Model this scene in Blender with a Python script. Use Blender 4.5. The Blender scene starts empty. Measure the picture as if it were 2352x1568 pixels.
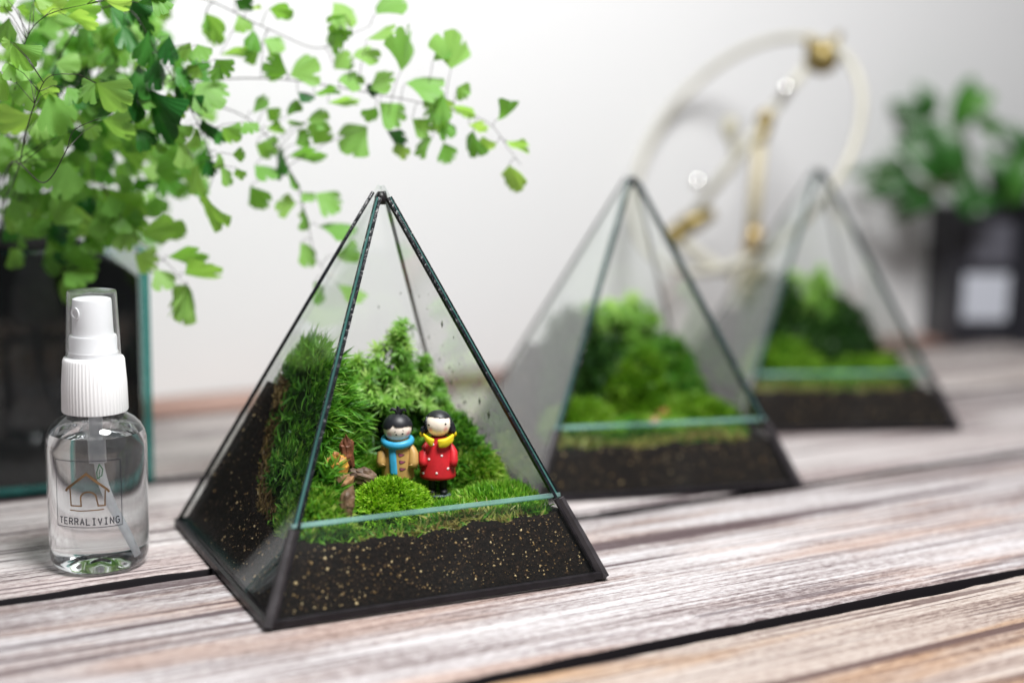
import bpy, math, random
import numpy as np
from mathutils import Vector, Matrix
random.seed(7); RNG = np.random.default_rng(7)
U = 0.15                       # one layout unit = the 15 cm base of a terrarium
sc = bpy.context.scene
COL = sc.collection

# ------------------------------------------------------------------ camera
F_PX, CAM_H, PITCH, ROLL = 3214.5, 1.34665, 0.166772, 0.018359   # pixel focal length at 2352 px width
_cp, _sp, _cr, _sr = math.cos(PITCH), math.sin(PITCH), math.cos(ROLL), math.sin(ROLL)
FWD = Vector((0, _cp, -_sp))
RIGHT = Vector((_cr, _sr * _sp, _sr * _cp))
UP = Vector((-_sr, _cr * _sp, _cr * _cp))
cam = bpy.data.cameras.new('camera')
cam.sensor_width = 36; cam.lens = F_PX / 2352 * 36
cam.clip_start = 0.01; cam.clip_end = 50
cam.dof.use_dof = True
cam.dof.focus_distance = 3.99 * U
cam.dof.aperture_fstop = 2.5
cam_o = bpy.data.objects.new('camera', cam); COL.objects.link(cam_o)
M = Matrix((RIGHT, UP, -FWD)).transposed().to_4x4()
M.translation = Vector((0, 0, CAM_H * U))
cam_o.matrix_world = M
sc.camera = cam_o

# ------------------------------------------------------------------ world, lamps, exposure
world = bpy.data.worlds.new('World'); sc.world = world; world.use_nodes = True
bg = world.node_tree.nodes['Background']
bg.inputs[0].default_value = (0.93, 0.96, 1.0, 1); bg.inputs[1].default_value = 0.12
def area(name, loc, target, size, power, color=(1, 1, 1)):
    l = bpy.data.lights.new(name, 'AREA'); l.shape = 'DISK'; l.size = size * U; l.energy = power; l.color = color
    o = bpy.data.objects.new(name, l); COL.objects.link(o)
    o.location = Vector(loc) * U
    o.rotation_euler = (Vector(target) - Vector(loc)).to_track_quat('-Z', 'Y').to_euler()
    return o
area('ceiling_lamp', (1.4, 2.1, 6.3), (0.1, 5.0, 0.3), 2.7, 20.5, (1.0, 0.995, 0.985))
sc.view_settings.view_transform = 'Standard'; sc.view_settings.look = 'None'
sc.view_settings.exposure = 0.0; sc.view_settings.gamma = 1.0
sc.view_settings.use_curve_mapping = False
sc.render.engine = 'CYCLES'
cy = sc.cycles
cy.use_denoising = True
try: cy.denoiser = 'OPENIMAGEDENOISE'
except Exception: pass
cy.max_bounces = 14; cy.transparent_max_bounces = 40; cy.transmission_bounces = 12; cy.glossy_bounces = 5; cy.diffuse_bounces = 4
cy.sample_clamp_indirect = 6.0; cy.blur_glossy = 0.5

# ------------------------------------------------------------------ helpers
def ray(px, py):
    return FWD + RIGHT * ((px - 1176) / F_PX) - UP * ((py - 784) / F_PX)
def at(px, py, depth):                       # a point of the place, depth measured along world y
    d = ray(px, py)
    return Vector((0, 0, CAM_H)) + d * (depth / d.y)

def tag(o, label=None, cat=None, group=None, kind=None):
    if label: o['label'] = label
    if cat: o['category'] = cat
    if group: o['group'] = group
    if kind: o['kind'] = kind
    return o
def empty(name, loc, rz=0.0, label=None, cat=None, group=None):
    o = bpy.data.objects.new(name, None); COL.objects.link(o)
    o.empty_display_size = 0.01
    o.location = Vector(loc) * U; o.rotation_euler = (0, 0, rz)
    return tag(o, label, cat, group)
class MB:
    """collects geometry in layout units and links it as one mesh object"""
    def __init__(s): s.v = []; s.f = []; s.m = []
    def add(s, vs, fs, mi=0):
        b = len(s.v); s.v.extend([tuple(p) for p in vs])
        for f in fs: s.f.append(tuple(b + i for i in f)); s.m.append(mi)
    def box(s, a, b, mi=0):
        x0, y0, z0 = a; x1, y1, z1 = b
        s.add([(x0,y0,z0),(x1,y0,z0),(x1,y1,z0),(x0,y1,z0),(x0,y0,z1),(x1,y0,z1),(x1,y1,z1),(x0,y1,z1)],
              [(0,3,2,1),(4,5,6,7),(0,1,5,4),(1,2,6,5),(2,3,7,6),(3,0,4,7)], mi)
    def tube(s, pts, radii, n=8, mi=0, cap=True):
        pts = [Vector(p) for p in pts]
        if not hasattr(radii, '__len__'): radii = [radii] * len(pts)
        ref = Vector((0.31, 0.17, 0.93)); rings = []; vs = []; fs = []
        for i, p in enumerate(pts):
            t = (pts[min(i + 1, len(pts) - 1)] - pts[max(i - 1, 0)]).normalized()
            a = t.cross(ref)
            if a.length < 1e-4: a = t.cross(Vector((1, 0, 0)))
            a.normalize(); b = t.cross(a)
            for k in range(n):
                th = 2 * math.pi * k / n
                vs.append(p + (a * math.cos(th) + b * math.sin(th)) * radii[i])
        for i in range(len(pts) - 1):
            for k in range(n):
                fs.append((i*n+k, i*n+(k+1) % n, (i+1)*n+(k+1) % n, (i+1)*n+k))
        if cap:
            fs.append(tuple(range(n - 1, -1, -1))); fs.append(tuple((len(pts)-1)*n + k for k in range(n)))
        s.add(vs, fs, mi)
    def lathe(s, prof, n=48, mi=0, sy=1.0, mod=None, closed=True):
        vs = []; fs = []
        for j, (r, z) in enumerate(prof):
            for k in range(n):
                th = 2 * math.pi * k / n
                rr = max(r, 1e-5) * (mod(th, j) if mod else 1)
                vs.append((rr * math.cos(th), rr * math.sin(th) * sy, z))
        for j in range(len(prof) - 1):
            for k in range(n):
                fs.append((j*n+k, j*n+(k+1) % n, (j+1)*n+(k+1) % n, (j+1)*n+k))
        if closed:
            fs.append(tuple(range(n - 1, -1, -1))); fs.append(tuple((len(prof)-1)*n + k for k in range(n)))
        s.add(vs, fs, mi)
    def xf(s, m):
        s.v = [tuple(m @ Vector(p)) for p in s.v]; return s
    def build(s, name, mats, parent=None, smooth=False, loc=None, sharp=None):
        me = bpy.data.meshes.new(name)
        me.from_pydata([(x*U, y*U, z*U) for x, y, z in s.v], [], s.f)
        if not isinstance(mats, (list, tuple)): mats = [mats]
        for m in mats: me.materials.append(m)
        me.polygons.foreach_set('material_index', s.m)
        if smooth: me.polygons.foreach_set('use_smooth', [True] * len(s.f))
        me.update()
        if smooth and sharp is not None:
            me.set_sharp_from_angle(angle=math.radians(sharp))
        o = bpy.data.objects.new(name, me); COL.objects.link(o)
        if parent: o.parent = parent
        if loc: o.location = Vector(loc) * U
        return o
def np_mesh(name, verts, quads, tris, mat, parent=None, attr=None, smooth=False):
    """verts (N,3) in layout units; quads (Q,4) and tris (T,3) index arrays; attr = per-vertex float 'rnd'"""
    me = bpy.data.meshes.new(name)
    verts = np.asarray(verts, dtype=np.float32) * U
    nq, nt = len(quads), len(tris)
    me.vertices.add(len(verts)); me.vertices.foreach_set('co', verts.ravel())
    loops = np.concatenate([np.asarray(quads, dtype=np.int32).ravel(), np.asarray(tris, dtype=np.int32).ravel()])
    me.loops.add(len(loops)); me.loops.foreach_set('vertex_index', loops)
    me.polygons.add(nq + nt)
    st = np.concatenate([np.arange(nq) * 4, nq * 4 + np.arange(nt) * 3]).astype(np.int32)
    me.polygons.foreach_set('loop_start', st)
    me.update(calc_edges=True)
    if attr is not None:
        a = me.attributes.new('rnd', 'FLOAT', 'POINT'); a.data.foreach_set('value', np.asarray(attr, dtype=np.float32))
    if smooth: me.polygons.foreach_set('use_smooth', [True] * (nq + nt))
    me.materials.append(mat); me.validate()
    o = bpy.data.objects.new(name, me); COL.objects.link(o)
    if parent: o.parent = parent
    return o

# value noise for shaping geometry
_perm = np.random.default_rng(3).random((32, 32, 32))
def vnoise(p):
    p = np.asarray(p, dtype=float); i = np.floor(p).astype(int); f = p - i; f = f * f * (3 - 2 * f); r = 0
    for dx in (0, 1):
        for dy in (0, 1):
            for dz in (0, 1):
                w = (f[..., 0] if dx else 1 - f[..., 0]) * (f[..., 1] if dy else 1 - f[..., 1]) * (f[..., 2] if dz else 1 - f[..., 2])
                r = r + w * _perm[(i[..., 0] + dx) % 32, (i[..., 1] + dy) % 32, (i[..., 2] + dz) % 32]
    return r * 2 - 1
def vn3(x, y, z): return float(vnoise(np.array([x, y, z])))

# ------------------------------------------------------------------ materials
def mat(name):
    m = bpy.data.materials.new(name); m.use_nodes = True
    nt = m.node_tree; nt.nodes.clear()
    out = nt.nodes.new('ShaderNodeOutputMaterial')
    return m, nt, out
def N(nt, typ, **kw):
    n = nt.nodes.new(typ)
    for k, v in kw.items():
        if k == 'inp':
            for a, b in v.items(): n.inputs[a].default_value = b
        else: setattr(n, k, v)
    return n
def L(nt, a, b): nt.links.new(a, b)
def ramp(nt, stops, fac=None):
    r = nt.nodes.new('ShaderNodeValToRGB'); e = r.color_ramp.elements
    while len(e) < len(stops): e.new(0.5)
    for el, (p, c) in zip(e, stops):
        el.position = p; el.color = (c[0], c[1], c[2], 1)
    if fac is not None: L(nt, fac, r.inputs[0])
    return r
def math_n(nt, op, a, b=None, clamp=False):
    n = nt.nodes.new('ShaderNodeMath'); n.operation = op; n.use_clamp = clamp
    for i, x in enumerate((a, b)):
        if x is None: continue
        if isinstance(x, (int, float)): n.inputs[i].default_value = x
        else: L(nt, x, n.inputs[i])
    return n.outputs[0]
def plain(name, col, rough=0.5, spec=0.5, noise=0.0, scale=40.0, bump=0.0, metallic=0.0, coat=0.0, sss=0.0):
    m, nt, out = mat(name)
    p = N(nt, 'ShaderNodeBsdfPrincipled')
    p.inputs['Base Color'].default_value = (*col, 1); p.inputs['Roughness'].default_value = rough
    p.inputs['Specular IOR Level'].default_value = spec; p.inputs['Metallic'].default_value = metallic
    p.inputs['Coat Weight'].default_value = coat
    if sss:
        p.inputs['Subsurface Weight'].default_value = sss; p.inputs['Subsurface Radius'].default_value = (0.002, 0.0012, 0.0008)
    tc = N(nt, 'ShaderNodeTexCoord')
    if noise or bump:
        nz = N(nt, 'ShaderNodeTexNoise', inp={'Scale': scale / U, 'Detail': 6.0}); L(nt, tc.outputs['Object'], nz.inputs['Vector'])
        if noise:
            lo = tuple(max(0, c * (1 - noise)) for c in col); hi = tuple(min(1, c * (1 + noise)) for c in col)
            r = ramp(nt, [(0.3, lo), (0.7, hi)], nz.outputs['Fac']); L(nt, r.outputs[0], p.inputs['Base Color'])
            rr = math_n(nt, 'MULTIPLY_ADD', nz.outputs['Fac'], 0.3); nt.nodes[-1].inputs[2].default_value = rough - 0.15
            L(nt, rr, p.inputs['Roughness'])
        if bump:
            b = N(nt, 'ShaderNodeBump', inp={'Strength': bump, 'Distance': 0.001}); L(nt, nz.outputs['Fac'], b.inputs['Height']); L(nt, b.outputs[0], p.inputs['Normal'])
    L(nt, p.outputs[0], out.inputs[0])
    return m
def thin_glass(name, tint, dust=0.02, rough=0.0, f0=0.04, diff=(0.8, 0.85, 0.85), gain=1.0):
    """sheet of clear material: Schlick reflection over straight transmission plus a little dust"""
    m, nt, out = mat(name)
    lw = N(nt, 'ShaderNodeLayerWeight', inp={'Blend': 0.5})
    p5 = math_n(nt, 'POWER', lw.outputs['Facing'], 5.0)
    fr = math_n(nt, 'MULTIPLY_ADD', p5, (1 - f0) * gain); nt.nodes[-1].inputs[2].default_value = f0 * gain
    tr = N(nt, 'ShaderNodeBsdfTransparent', inp={'Color': (*tint, 1)})
    gl = N(nt, 'ShaderNodeBsdfGlossy', inp={'Roughness': rough, 'Color': (1, 1, 1, 1)})
    mx = N(nt, 'ShaderNodeMixShader'); L(nt, fr, mx.inputs[0]); L(nt, tr.outputs[0], mx.inputs[1]); L(nt, gl.outputs[0], mx.inputs[2])
    df = N(nt, 'ShaderNodeBsdfDiffuse', inp={'Color': (*diff, 1)})
    tl = N(nt, 'ShaderNodeBsdfTranslucent', inp={'Color': (*diff, 1)})
    ms = N(nt, 'ShaderNodeMixShader', inp={0: 0.5}); L(nt, df.outputs[0], ms.inputs[1]); L(nt, tl.outputs[0], ms.inputs[2])
    tc = N(nt, 'ShaderNodeTexCoord')
    nz = N(nt, 'ShaderNodeTexNoise', inp={'Scale': 4.0 / U, 'Detail': 5.0, 'Roughness': 0.6}); L(nt, tc.outputs['Object'], nz.inputs['Vector'])
    d = ramp(nt, [(0.35, (dust * .4,) * 3), (0.56, (dust * 1.2,) * 3), (0.74, (dust * 4.5,) * 3)] if dust < .01 else [(0.35, (dust * .4,) * 3), (0.75, (min(1, dust * 1.6),) * 3)], nz.outputs['Fac'])
    m2 = N(nt, 'ShaderNodeMixShader'); L(nt, d.outputs[0], m2.inputs[0]); L(nt, mx.outputs[0], m2.inputs[1]); L(nt, ms.outputs[0], m2.inputs[2])
    L(nt, m2.outputs[0], out.inputs[0])
    return m
def leaf_mat(name, stops, trans=0.35, rough=0.45, spec=0.35, veins=False, noise_scale=0.0):
    """stops: colours over the per-blade random attribute (or object random for leaves)"""
    m, nt, out = mat(name)
    if veins:
        oi = N(nt, 'ShaderNodeObjectInfo'); src = oi.outputs['Random']
    else:
        at_ = N(nt, 'ShaderNodeAttribute', attribute_name='rnd'); src = at_.outputs['Fac']
    tc = N(nt, 'ShaderNodeTexCoord')
    r = ramp(nt, stops, src); colr = r.outputs[0]
    if noise_scale:
        nz = N(nt, 'ShaderNodeTexNoise', inp={'Scale': noise_scale / U, 'Detail': 4.0}); L(nt, tc.outputs['Object'], nz.inputs['Vector'])
        mm = N(nt, 'ShaderNodeMix', data_type='RGBA', blend_type='MULTIPLY', inp={0: 0.6})
        rr = ramp(nt, [(0.3, (0.55, 0.6, 0.4)), (0.7, (1.25, 1.2, 1.2))], nz.outputs['Fac'])
        L(nt, colr, mm.inputs['A']); L(nt, rr.outputs[0], mm.inputs['B']); colr = mm.outputs['Result']
    p = N(nt, 'ShaderNodeBsdfPrincipled', inp={'Roughness': rough, 'Specular IOR Level': spec})
    t = N(nt, 'ShaderNodeBsdfTranslucent')
    if veins:
        a2 = N(nt, 'ShaderNodeAttribute', attribute_name='fan')     # angle across the fan in turns
        w = math_n(nt, 'SINE', math_n(nt, 'MULTIPLY', a2.outputs['Fac'], 150.0))
        vv = math_n(nt, 'MULTIPLY_ADD', w, 0.06); nt.nodes[-1].inputs[2].default_value = 0.96
        nz2 = N(nt, 'ShaderNodeTexNoise', inp={'Scale': 60.0 / U, 'Detail': 3.0}); L(nt, tc.outputs['Object'], nz2.inputs['Vector'])
        v2 = math_n(nt, 'MULTIPLY', vv, math_n(nt, 'MULTIPLY_ADD', nz2.outputs['Fac'], 0.4)); nt.nodes[-2].inputs[2].default_value = 0.8
        mm = N(nt, 'ShaderNodeVectorMath', operation='SCALE'); L(nt, colr, mm.inputs[0]); L(nt, v2, mm.inputs['Scale']); colr = mm.outputs[0]
        b = N(nt, 'ShaderNodeBump', inp={'Strength': 0.25, 'Distance': 0.0004}); L(nt, w, b.inputs['Height']); L(nt, b.outputs[0], p.inputs['Normal'])
    L(nt, colr, p.inputs['Base Color'])
    br = N(nt, 'ShaderNodeMix', data_type='RGBA', blend_type='MULTIPLY', inp={0: 1.0}); L(nt, colr, br.inputs['A']); br.inputs['B'].default_value = (1.25, 1.2, 0.6, 1)
    L(nt, br.outputs['Result'], t.inputs['Color'])
    mx = N(nt, 'ShaderNodeMixShader', inp={0: trans}); L(nt, p.outputs[0], mx.inputs[1]); L(nt, t.outputs[0], mx.inputs[2])
    L(nt, mx.outputs[0], out.inputs[0])
    return m

def wood_mat(name, dark, mid, light, tint, tint_amt, seed):
    """whitewashed weathered board: pale paint, worn patches, crisp grain lines along x"""
    m, nt, out = mat(name)
    tc = N(nt, 'ShaderNodeTexCoord')
    def noise(sx, sy, off, detail=5.0, rough=0.55, dist=0.0):
        mp = N(nt, 'ShaderNodeMapping'); L(nt, tc.outputs['Object'], mp.inputs['Vector'])
        mp.inputs['Scale'].default_value = (sx / U, sy / U, sy / U); mp.inputs['Location'].default_value = (seed * 3.7 + off, seed * 1.9 + off, 0)
        n = N(nt, 'ShaderNodeTexNoise', inp={'Scale': 1.0, 'Detail': detail, 'Roughness': rough, 'Distortion': dist}); L(nt, mp.outputs[0], n.inputs['Vector']); return n.outputs['Fac']
    def remap(v_, a, b, c=0.0, d=1.0, smooth=True):
        n = N(nt, 'ShaderNodeMapRange', inp={1: a, 2: b, 3: c, 4: d}); L(nt, v_, n.inputs[0])
        if smooth: n.interpolation_type = 'SMOOTHSTEP'
        return n.outputs[0]
    wear = noise(0.7, 3.4, 9.0, 5.0, 0.62)                # where the paint is rubbed off
    worn = remap(wear, 0.38, 0.64)
    g1 = noise(0.7, 75.0, 1.0, 3.0, 0.7)                  # straight grain, fine to coarse
    g2 = noise(0.35, 24.0, 4.0, 4.0, 0.65)
    g3 = noise(0.5, 7.0, 7.0, 3.0, 0.5)
    speck = noise(30.0, 90.0, 2.0, 3.0, 0.75)
    big = noise(0.6, 4.5, 13.0, 5.0, 0.6)
    def wsum(*t):
        o_ = None
        for v_, w_ in t:
            q = math_n(nt, 'MULTIPLY', math_n(nt, 'SUBTRACT', v_, 0.5), w_); o_ = q if o_ is None else math_n(nt, 'ADD', o_, q)
        return o_
    tone = math_n(nt, 'SUBTRACT', math_n(nt, 'ADD', wsum((g1, 1.0), (g2, 0.62), (g3, 0.22), (speck, 0.95)), 0.60), math_n(nt, 'MULTIPLY', worn, 0.19))
    fine = g1; paint = remap(tone, 0.35, 0.7); cov = tone
    r = ramp(nt, [(0.22, dark), (0.44, mid), (0.70, light)], tone)
    mt = N(nt, 'ShaderNodeMix', data_type='RGBA', blend_type='MULTIPLY')
    L(nt, remap(big, 0.46, 0.64, 0.0, tint_amt), mt.inputs[0]); L(nt, r.outputs[0], mt.inputs['A']); mt.inputs['B'].default_value = (*tint, 1)
    # drying cracks: narrow contours of very stretched noise
    def lines(sx, sy, off, w0, w1, lo):
        n_ = noise(sx, sy, off, 1.0, 0.3)
        e_ = math_n(nt, 'ABSOLUTE', math_n(nt, 'SUBTRACT', n_, 0.5))
        br = noise(sx * 8, sy * .7, off + 3, 2.0, 0.6)
        ad = math_n(nt, 'MULTIPLY_ADD', worn, w1); nt.nodes[-1].inputs[2].default_value = w0
        return math_n(nt, 'LESS_THAN', e_, math_n(nt, 'MULTIPLY', ad, remap(br, lo, lo + .2)))
    l1 = lines(0.07, 4.5, 21.0, 0.011, 0.008, 0.36)
    l2 = lines(0.18, 15.0, 41.0, 0.012, 0.018, 0.38)
    ck = math_n(nt, 'MAXIMUM', math_n(nt, 'MULTIPLY', l1, 0.9), math_n(nt, 'MULTIPLY', l2, 0.7))
    mk = N(nt, 'ShaderNodeMix', data_type='RGBA'); L(nt, ck, mk.inputs[0]); L(nt, mt.outputs['Result'], mk.inputs['A'])
    mk.inputs['B'].default_value = (dark[0] * .6, dark[1] * .5, dark[2] * .55, 1)
    p = N(nt, 'ShaderNodeBsdfPrincipled', inp={'Specular IOR Level': 0.35})
    L(nt, mk.outputs['Result'], p.inputs['Base Color']); L(nt, remap(cov, 0.3, 0.7, 0.62, 0.48), p.inputs['Roughness'])
    hgt = math_n(nt, 'SUBTRACT', math_n(nt, 'ADD', math_n(nt, 'MULTIPLY', paint, 0.35), math_n(nt, 'ADD', math_n(nt, 'MULTIPLY', fine, 0.5), math_n(nt, 'MULTIPLY', speck, 0.35))), math_n(nt, 'MULTIPLY', ck, 0.7))
    bp = N(nt, 'ShaderNodeBump', inp={'Strength': 0.45, 'Distance': 0.0008}); L(nt, hgt, bp.inputs['Height']); L(nt, bp.outputs[0], p.inputs['Normal'])
    L(nt, p.outputs[0], out.inputs[0])
    return m

def soil_mat():
    m, nt, out = mat('soil')
    tc = N(nt, 'ShaderNodeTexCoord')
    n1 = N(nt, 'ShaderNodeTexNoise', inp={'Scale': 90 / U, 'Detail': 6.0, 'Roughness': 0.7}); L(nt, tc.outputs['Object'], n1.inputs['Vector'])
    n2 = N(nt, 'ShaderNodeTexVoronoi', inp={'Scale': 70 / U}); L(nt, tc.outputs['Object'], n2.inputs['Vector'])
    r = ramp(nt, [(0.3, (0.002, 0.0014, 0.0012)), (0.55, (0.009, 0.005, 0.0034)), (0.75, (0.050, 0.026, 0.014))], n1.outputs['Fac'])
    p = N(nt, 'ShaderNodeBsdfPrincipled', inp={'Roughness': 0.8, 'Specular IOR Level': 0.12}); L(nt, r.outputs[0], p.inputs['Base Color'])
    h = math_n(nt, 'ADD', n1.outputs['Fac'], math_n(nt, 'MULTIPLY', n2.outputs['Distance'], 0.6))
    b = N(nt, 'ShaderNodeBump', inp={'Strength': 0.9, 'Distance': 0.0012}); L(nt, h, b.inputs['Height']); L(nt, b.outputs[0], p.inputs['Normal'])
    L(nt, p.outputs[0], out.inputs[0]); return m

GLASS = thin_glass('clear_glass', (0.972, 0.985, 0.978), 0.0024)
EDGE = thin_glass('glass_edge', (0.25, 0.50, 0.46), 0.42, 0.12, 0.05, (0.20, 0.46, 0.44))
EDGE_PALE = thin_glass('glass_edge_pale', (0.5, 0.75, 0.70), 0.50, 0.15, 0.05, (0.42, 0.68, 0.66))
RIM = thin_glass('ground_glass_edge', (0.6, 0.8, 0.76), 0.42, 0.2, 0.06, (0.50, 0.74, 0.72))
FOIL = plain('patina_foil', (0.011, 0.009, 0.011), 0.40, 0.3, 0.4, 30, 0.3)
FOIL_GREY = plain('grey_foil', (0.034, 0.030, 0.033), 0.40, 0.45, 0.35, 25, 0.3)
SEAM = plain('black_seam', (0.008, 0.009, 0.012), 0.22, 0.5, 0.3, 60, 0.5)
SOIL = soil_mat()
SPECK = leaf_mat('soil_grains', [(0.0, (0.05, 0.025, 0.012)), (0.5, (0.28, 0.16, 0.05)), (1.0, (0.78, 0.60, 0.34))], 0.0, 0.5)
G_BANK = leaf_mat('bank_moss', [(0.0, (0.024, 0.10, 0.010)), (0.5, (0.080, 0.27, 0.022)), (0.9, (0.21, 0.48, 0.055)), (1.0, (0.30, 0.36, 0.08))], 0.3)
G_CUSH = leaf_mat('cushion_moss', [(0.0, (0.08, 0.22, 0.006)), (0.55, (0.20, 0.45, 0.015)), (1.0, (0.46, 0.68, 0.07))], 0.35)
G_TUFT = leaf_mat('tuft_moss', [(0.0, (0.07, 0.22, 0.02)), (0.6, (0.21, 0.44, 0.04)), (1.0, (0.58, 0.70, 0.17))], 0.35)
G_STAR = leaf_mat('star_moss', [(0.0, (0.07, 0.22, 0.022)), (0.5, (0.20, 0.44, 0.06)), (1.0, (0.48, 0.68, 0.20))], 0.35)
G_LAWN = leaf_mat('lawn_moss', [(0.0, (0.04, 0.16, 0.01)), (0.5, (0.13, 0.37, 0.022)), (0.88, (0.30, 0.56, 0.06)), (1.0, (0.42, 0.46, 0.12))], 0.35)
G_CUSH2 = leaf_mat('rear_cushion_moss', [(0.0, (0.05, 0.15, 0.006)), (0.55, (0.12, 0.29, 0.012)), (1.0, (0.27, 0.44, 0.05))], 0.35)
G_DEAD = leaf_mat('dry_moss', [(0.0, (0.20, 0.16, 0.04)), (0.4, (0.42, 0.35, 0.11)), (0.75, (0.28, 0.38, 0.06)), (1.0, (0.70, 0.60, 0.30))], 0.3)
G_ROOT = leaf_mat('brown_root', [(0.0, (0.07, 0.04, 0.012)), (0.6, (0.22, 0.14, 0.05)), (1.0, (0.38, 0.28, 0.12))], 0.15)
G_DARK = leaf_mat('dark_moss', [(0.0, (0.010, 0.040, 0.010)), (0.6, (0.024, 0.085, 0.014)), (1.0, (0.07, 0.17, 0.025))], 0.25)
G_BASE = plain('moss_bed', (0.018, 0.05, 0.008), 0.9, 0.1, 0.5, 60, 0.6)

# ------------------------------------------------------------------ setting: table of planks and wall
PL_ANG = math.atan(0.555)
dirv = Vector((math.cos(PL_ANG), math.sin(PL_ANG), 0)); nrm = Vector((-dirv.y, dirv.x, 0))
under = MB(); under.box((-7, 1.0, -0.24), (9, 6.32, -0.14))
table = under.build('table', plain('gap_black', (0.004, 0.004, 0.006), 0.6, 0.2))
table.rotation_euler = (0, 0, PL_ANG); tag(table, kind='structure')
# plank seams as distance across the planks (units), front to back, and their own wood
cs = math.cos(PL_ANG)
seams = [i * cs for i in (1.1, 1.98, 3.175, 4.37, 5.565, 6.70, 7.16)]
W_TAN = wood_mat('plank_tan', (0.13, 0.085, 0.075), (0.37, 0.30, 0.265), (0.52, 0.46, 0.425), (0.88, 0.64, 0.42), 1.0, 1)
W_WHITE = wood_mat('plank_whitewash', (0.115, 0.084, 0.086), (0.345, 0.305, 0.305), (0.575, 0.555, 0.57), (0.82, 0.64, 0.54), 0.9, 2)
W_GREY = wood_mat('plank_grey', (0.085, 0.065, 0.07), (0.33, 0.29, 0.285), (0.55, 0.52, 0.52), (0.92, 0.80, 0.78), 0.6, 3)
W_GREY2 = wood_mat('plank_grey_pale', (0.10, 0.08, 0.08), (0.36, 0.32, 0.31), (0.55, 0.51, 0.49), (0.92, 0.80, 0.74), 0.6, 4)
W_BROWN = wood_mat('plank_brown', (0.09, 0.05, 0.04), (0.30, 0.17, 0.13), (0.42, 0.28, 0.23), (0.95, 0.75, 0.65), 0.6, 5)
GAP_DARK = plain('gap_dark_edge', (0.010, 0.008, 0.010), 0.6, 0.2)
woods = [W_TAN, W_TAN, W_WHITE, W_GREY, W_GREY2, W_BROWN]
GAP = 0.026
for i in range(len(seams) - 1):
    a, b = seams[i] + GAP, seams[i + 1] - (GAP if i < len(seams) - 2 else -0.02)
    n = 260; x0, x1 = -6.5, 8.5; vs = []; fs = []
    prof = lambda e, s: [(e, -0.13), (e, -0.008), (e + s * 0.003, -0.003), (e + s * 0.010, 0.0)]
    for k in range(n + 1):
        x = x0 + (x1 - x0) * k / n
        wa = 0.010 * vn3(x * 3.1, i * 7.3, 1) + 0.005 * vn3(x * 11, i * 3.3, 4) + 0.003 * vn3(x * 30, i * 1.3, 2)
        wb = 0.010 * vn3(x * 2.7, i * 5.1, 8) + 0.005 * vn3(x * 12, i * 2.3, 5) + 0.003 * vn3(x * 30, i * 1.7, 6)
        row = [(y + wa, z) for y, z in prof(a, 1)] + [(y + wb, z) for y, z in reversed(prof(b, -1))]
        vs += [(x, y, z) for y, z in row]
    for k in range(n):
        for j in range(7): fs.append((k*8+j, (k+1)*8+j, (k+1)*8+j+1, k*8+j+1))
    mb = MB(); mb.add(vs, fs)
    mb.m = [1 if j in (0, 1, 5, 6) else 0 for k in range(n) for j in range(7)]      # black sides: the darkness of the gaps is put into the colour
    mb.build('plank', [woods[i], GAP_DARK], table, smooth=True, sharp=35)
# wall standing on the back of the table
m_wall, nt, out = mat('painted_wall')
p = N(nt, 'ShaderNodeBsdfPrincipled', inp={'Base Color': (0.70, 0.705, 0.715, 1), 'Roughness': 0.7, 'Specular IOR Level': 0.25})
tc = N(nt, 'ShaderNodeTexCoord'); nz = N(nt, 'ShaderNodeTexNoise', inp={'Scale': 60.0, 'Detail': 4.0}); L(nt, tc.outputs['Object'], nz.inputs['Vector'])
bp = N(nt, 'ShaderNodeBump', inp={'Strength': 0.1, 'Distance': 0.0005}); L(nt, nz.outputs['Fac'], bp.inputs['Height']); L(nt, bp.outputs[0], p.inputs['Normal'])
L(nt, p.outputs[0], out.inputs[0])
wb_ = MB(); wb_.box((-7, seams[-1] + 0.03, -0.3), (9, seams[-1] + 0.4, 8.0))
wall = wb_.build('wall', m_wall); wall.rotation_euler = (0, 0, PL_ANG); tag(wall, kind='structure')

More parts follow.
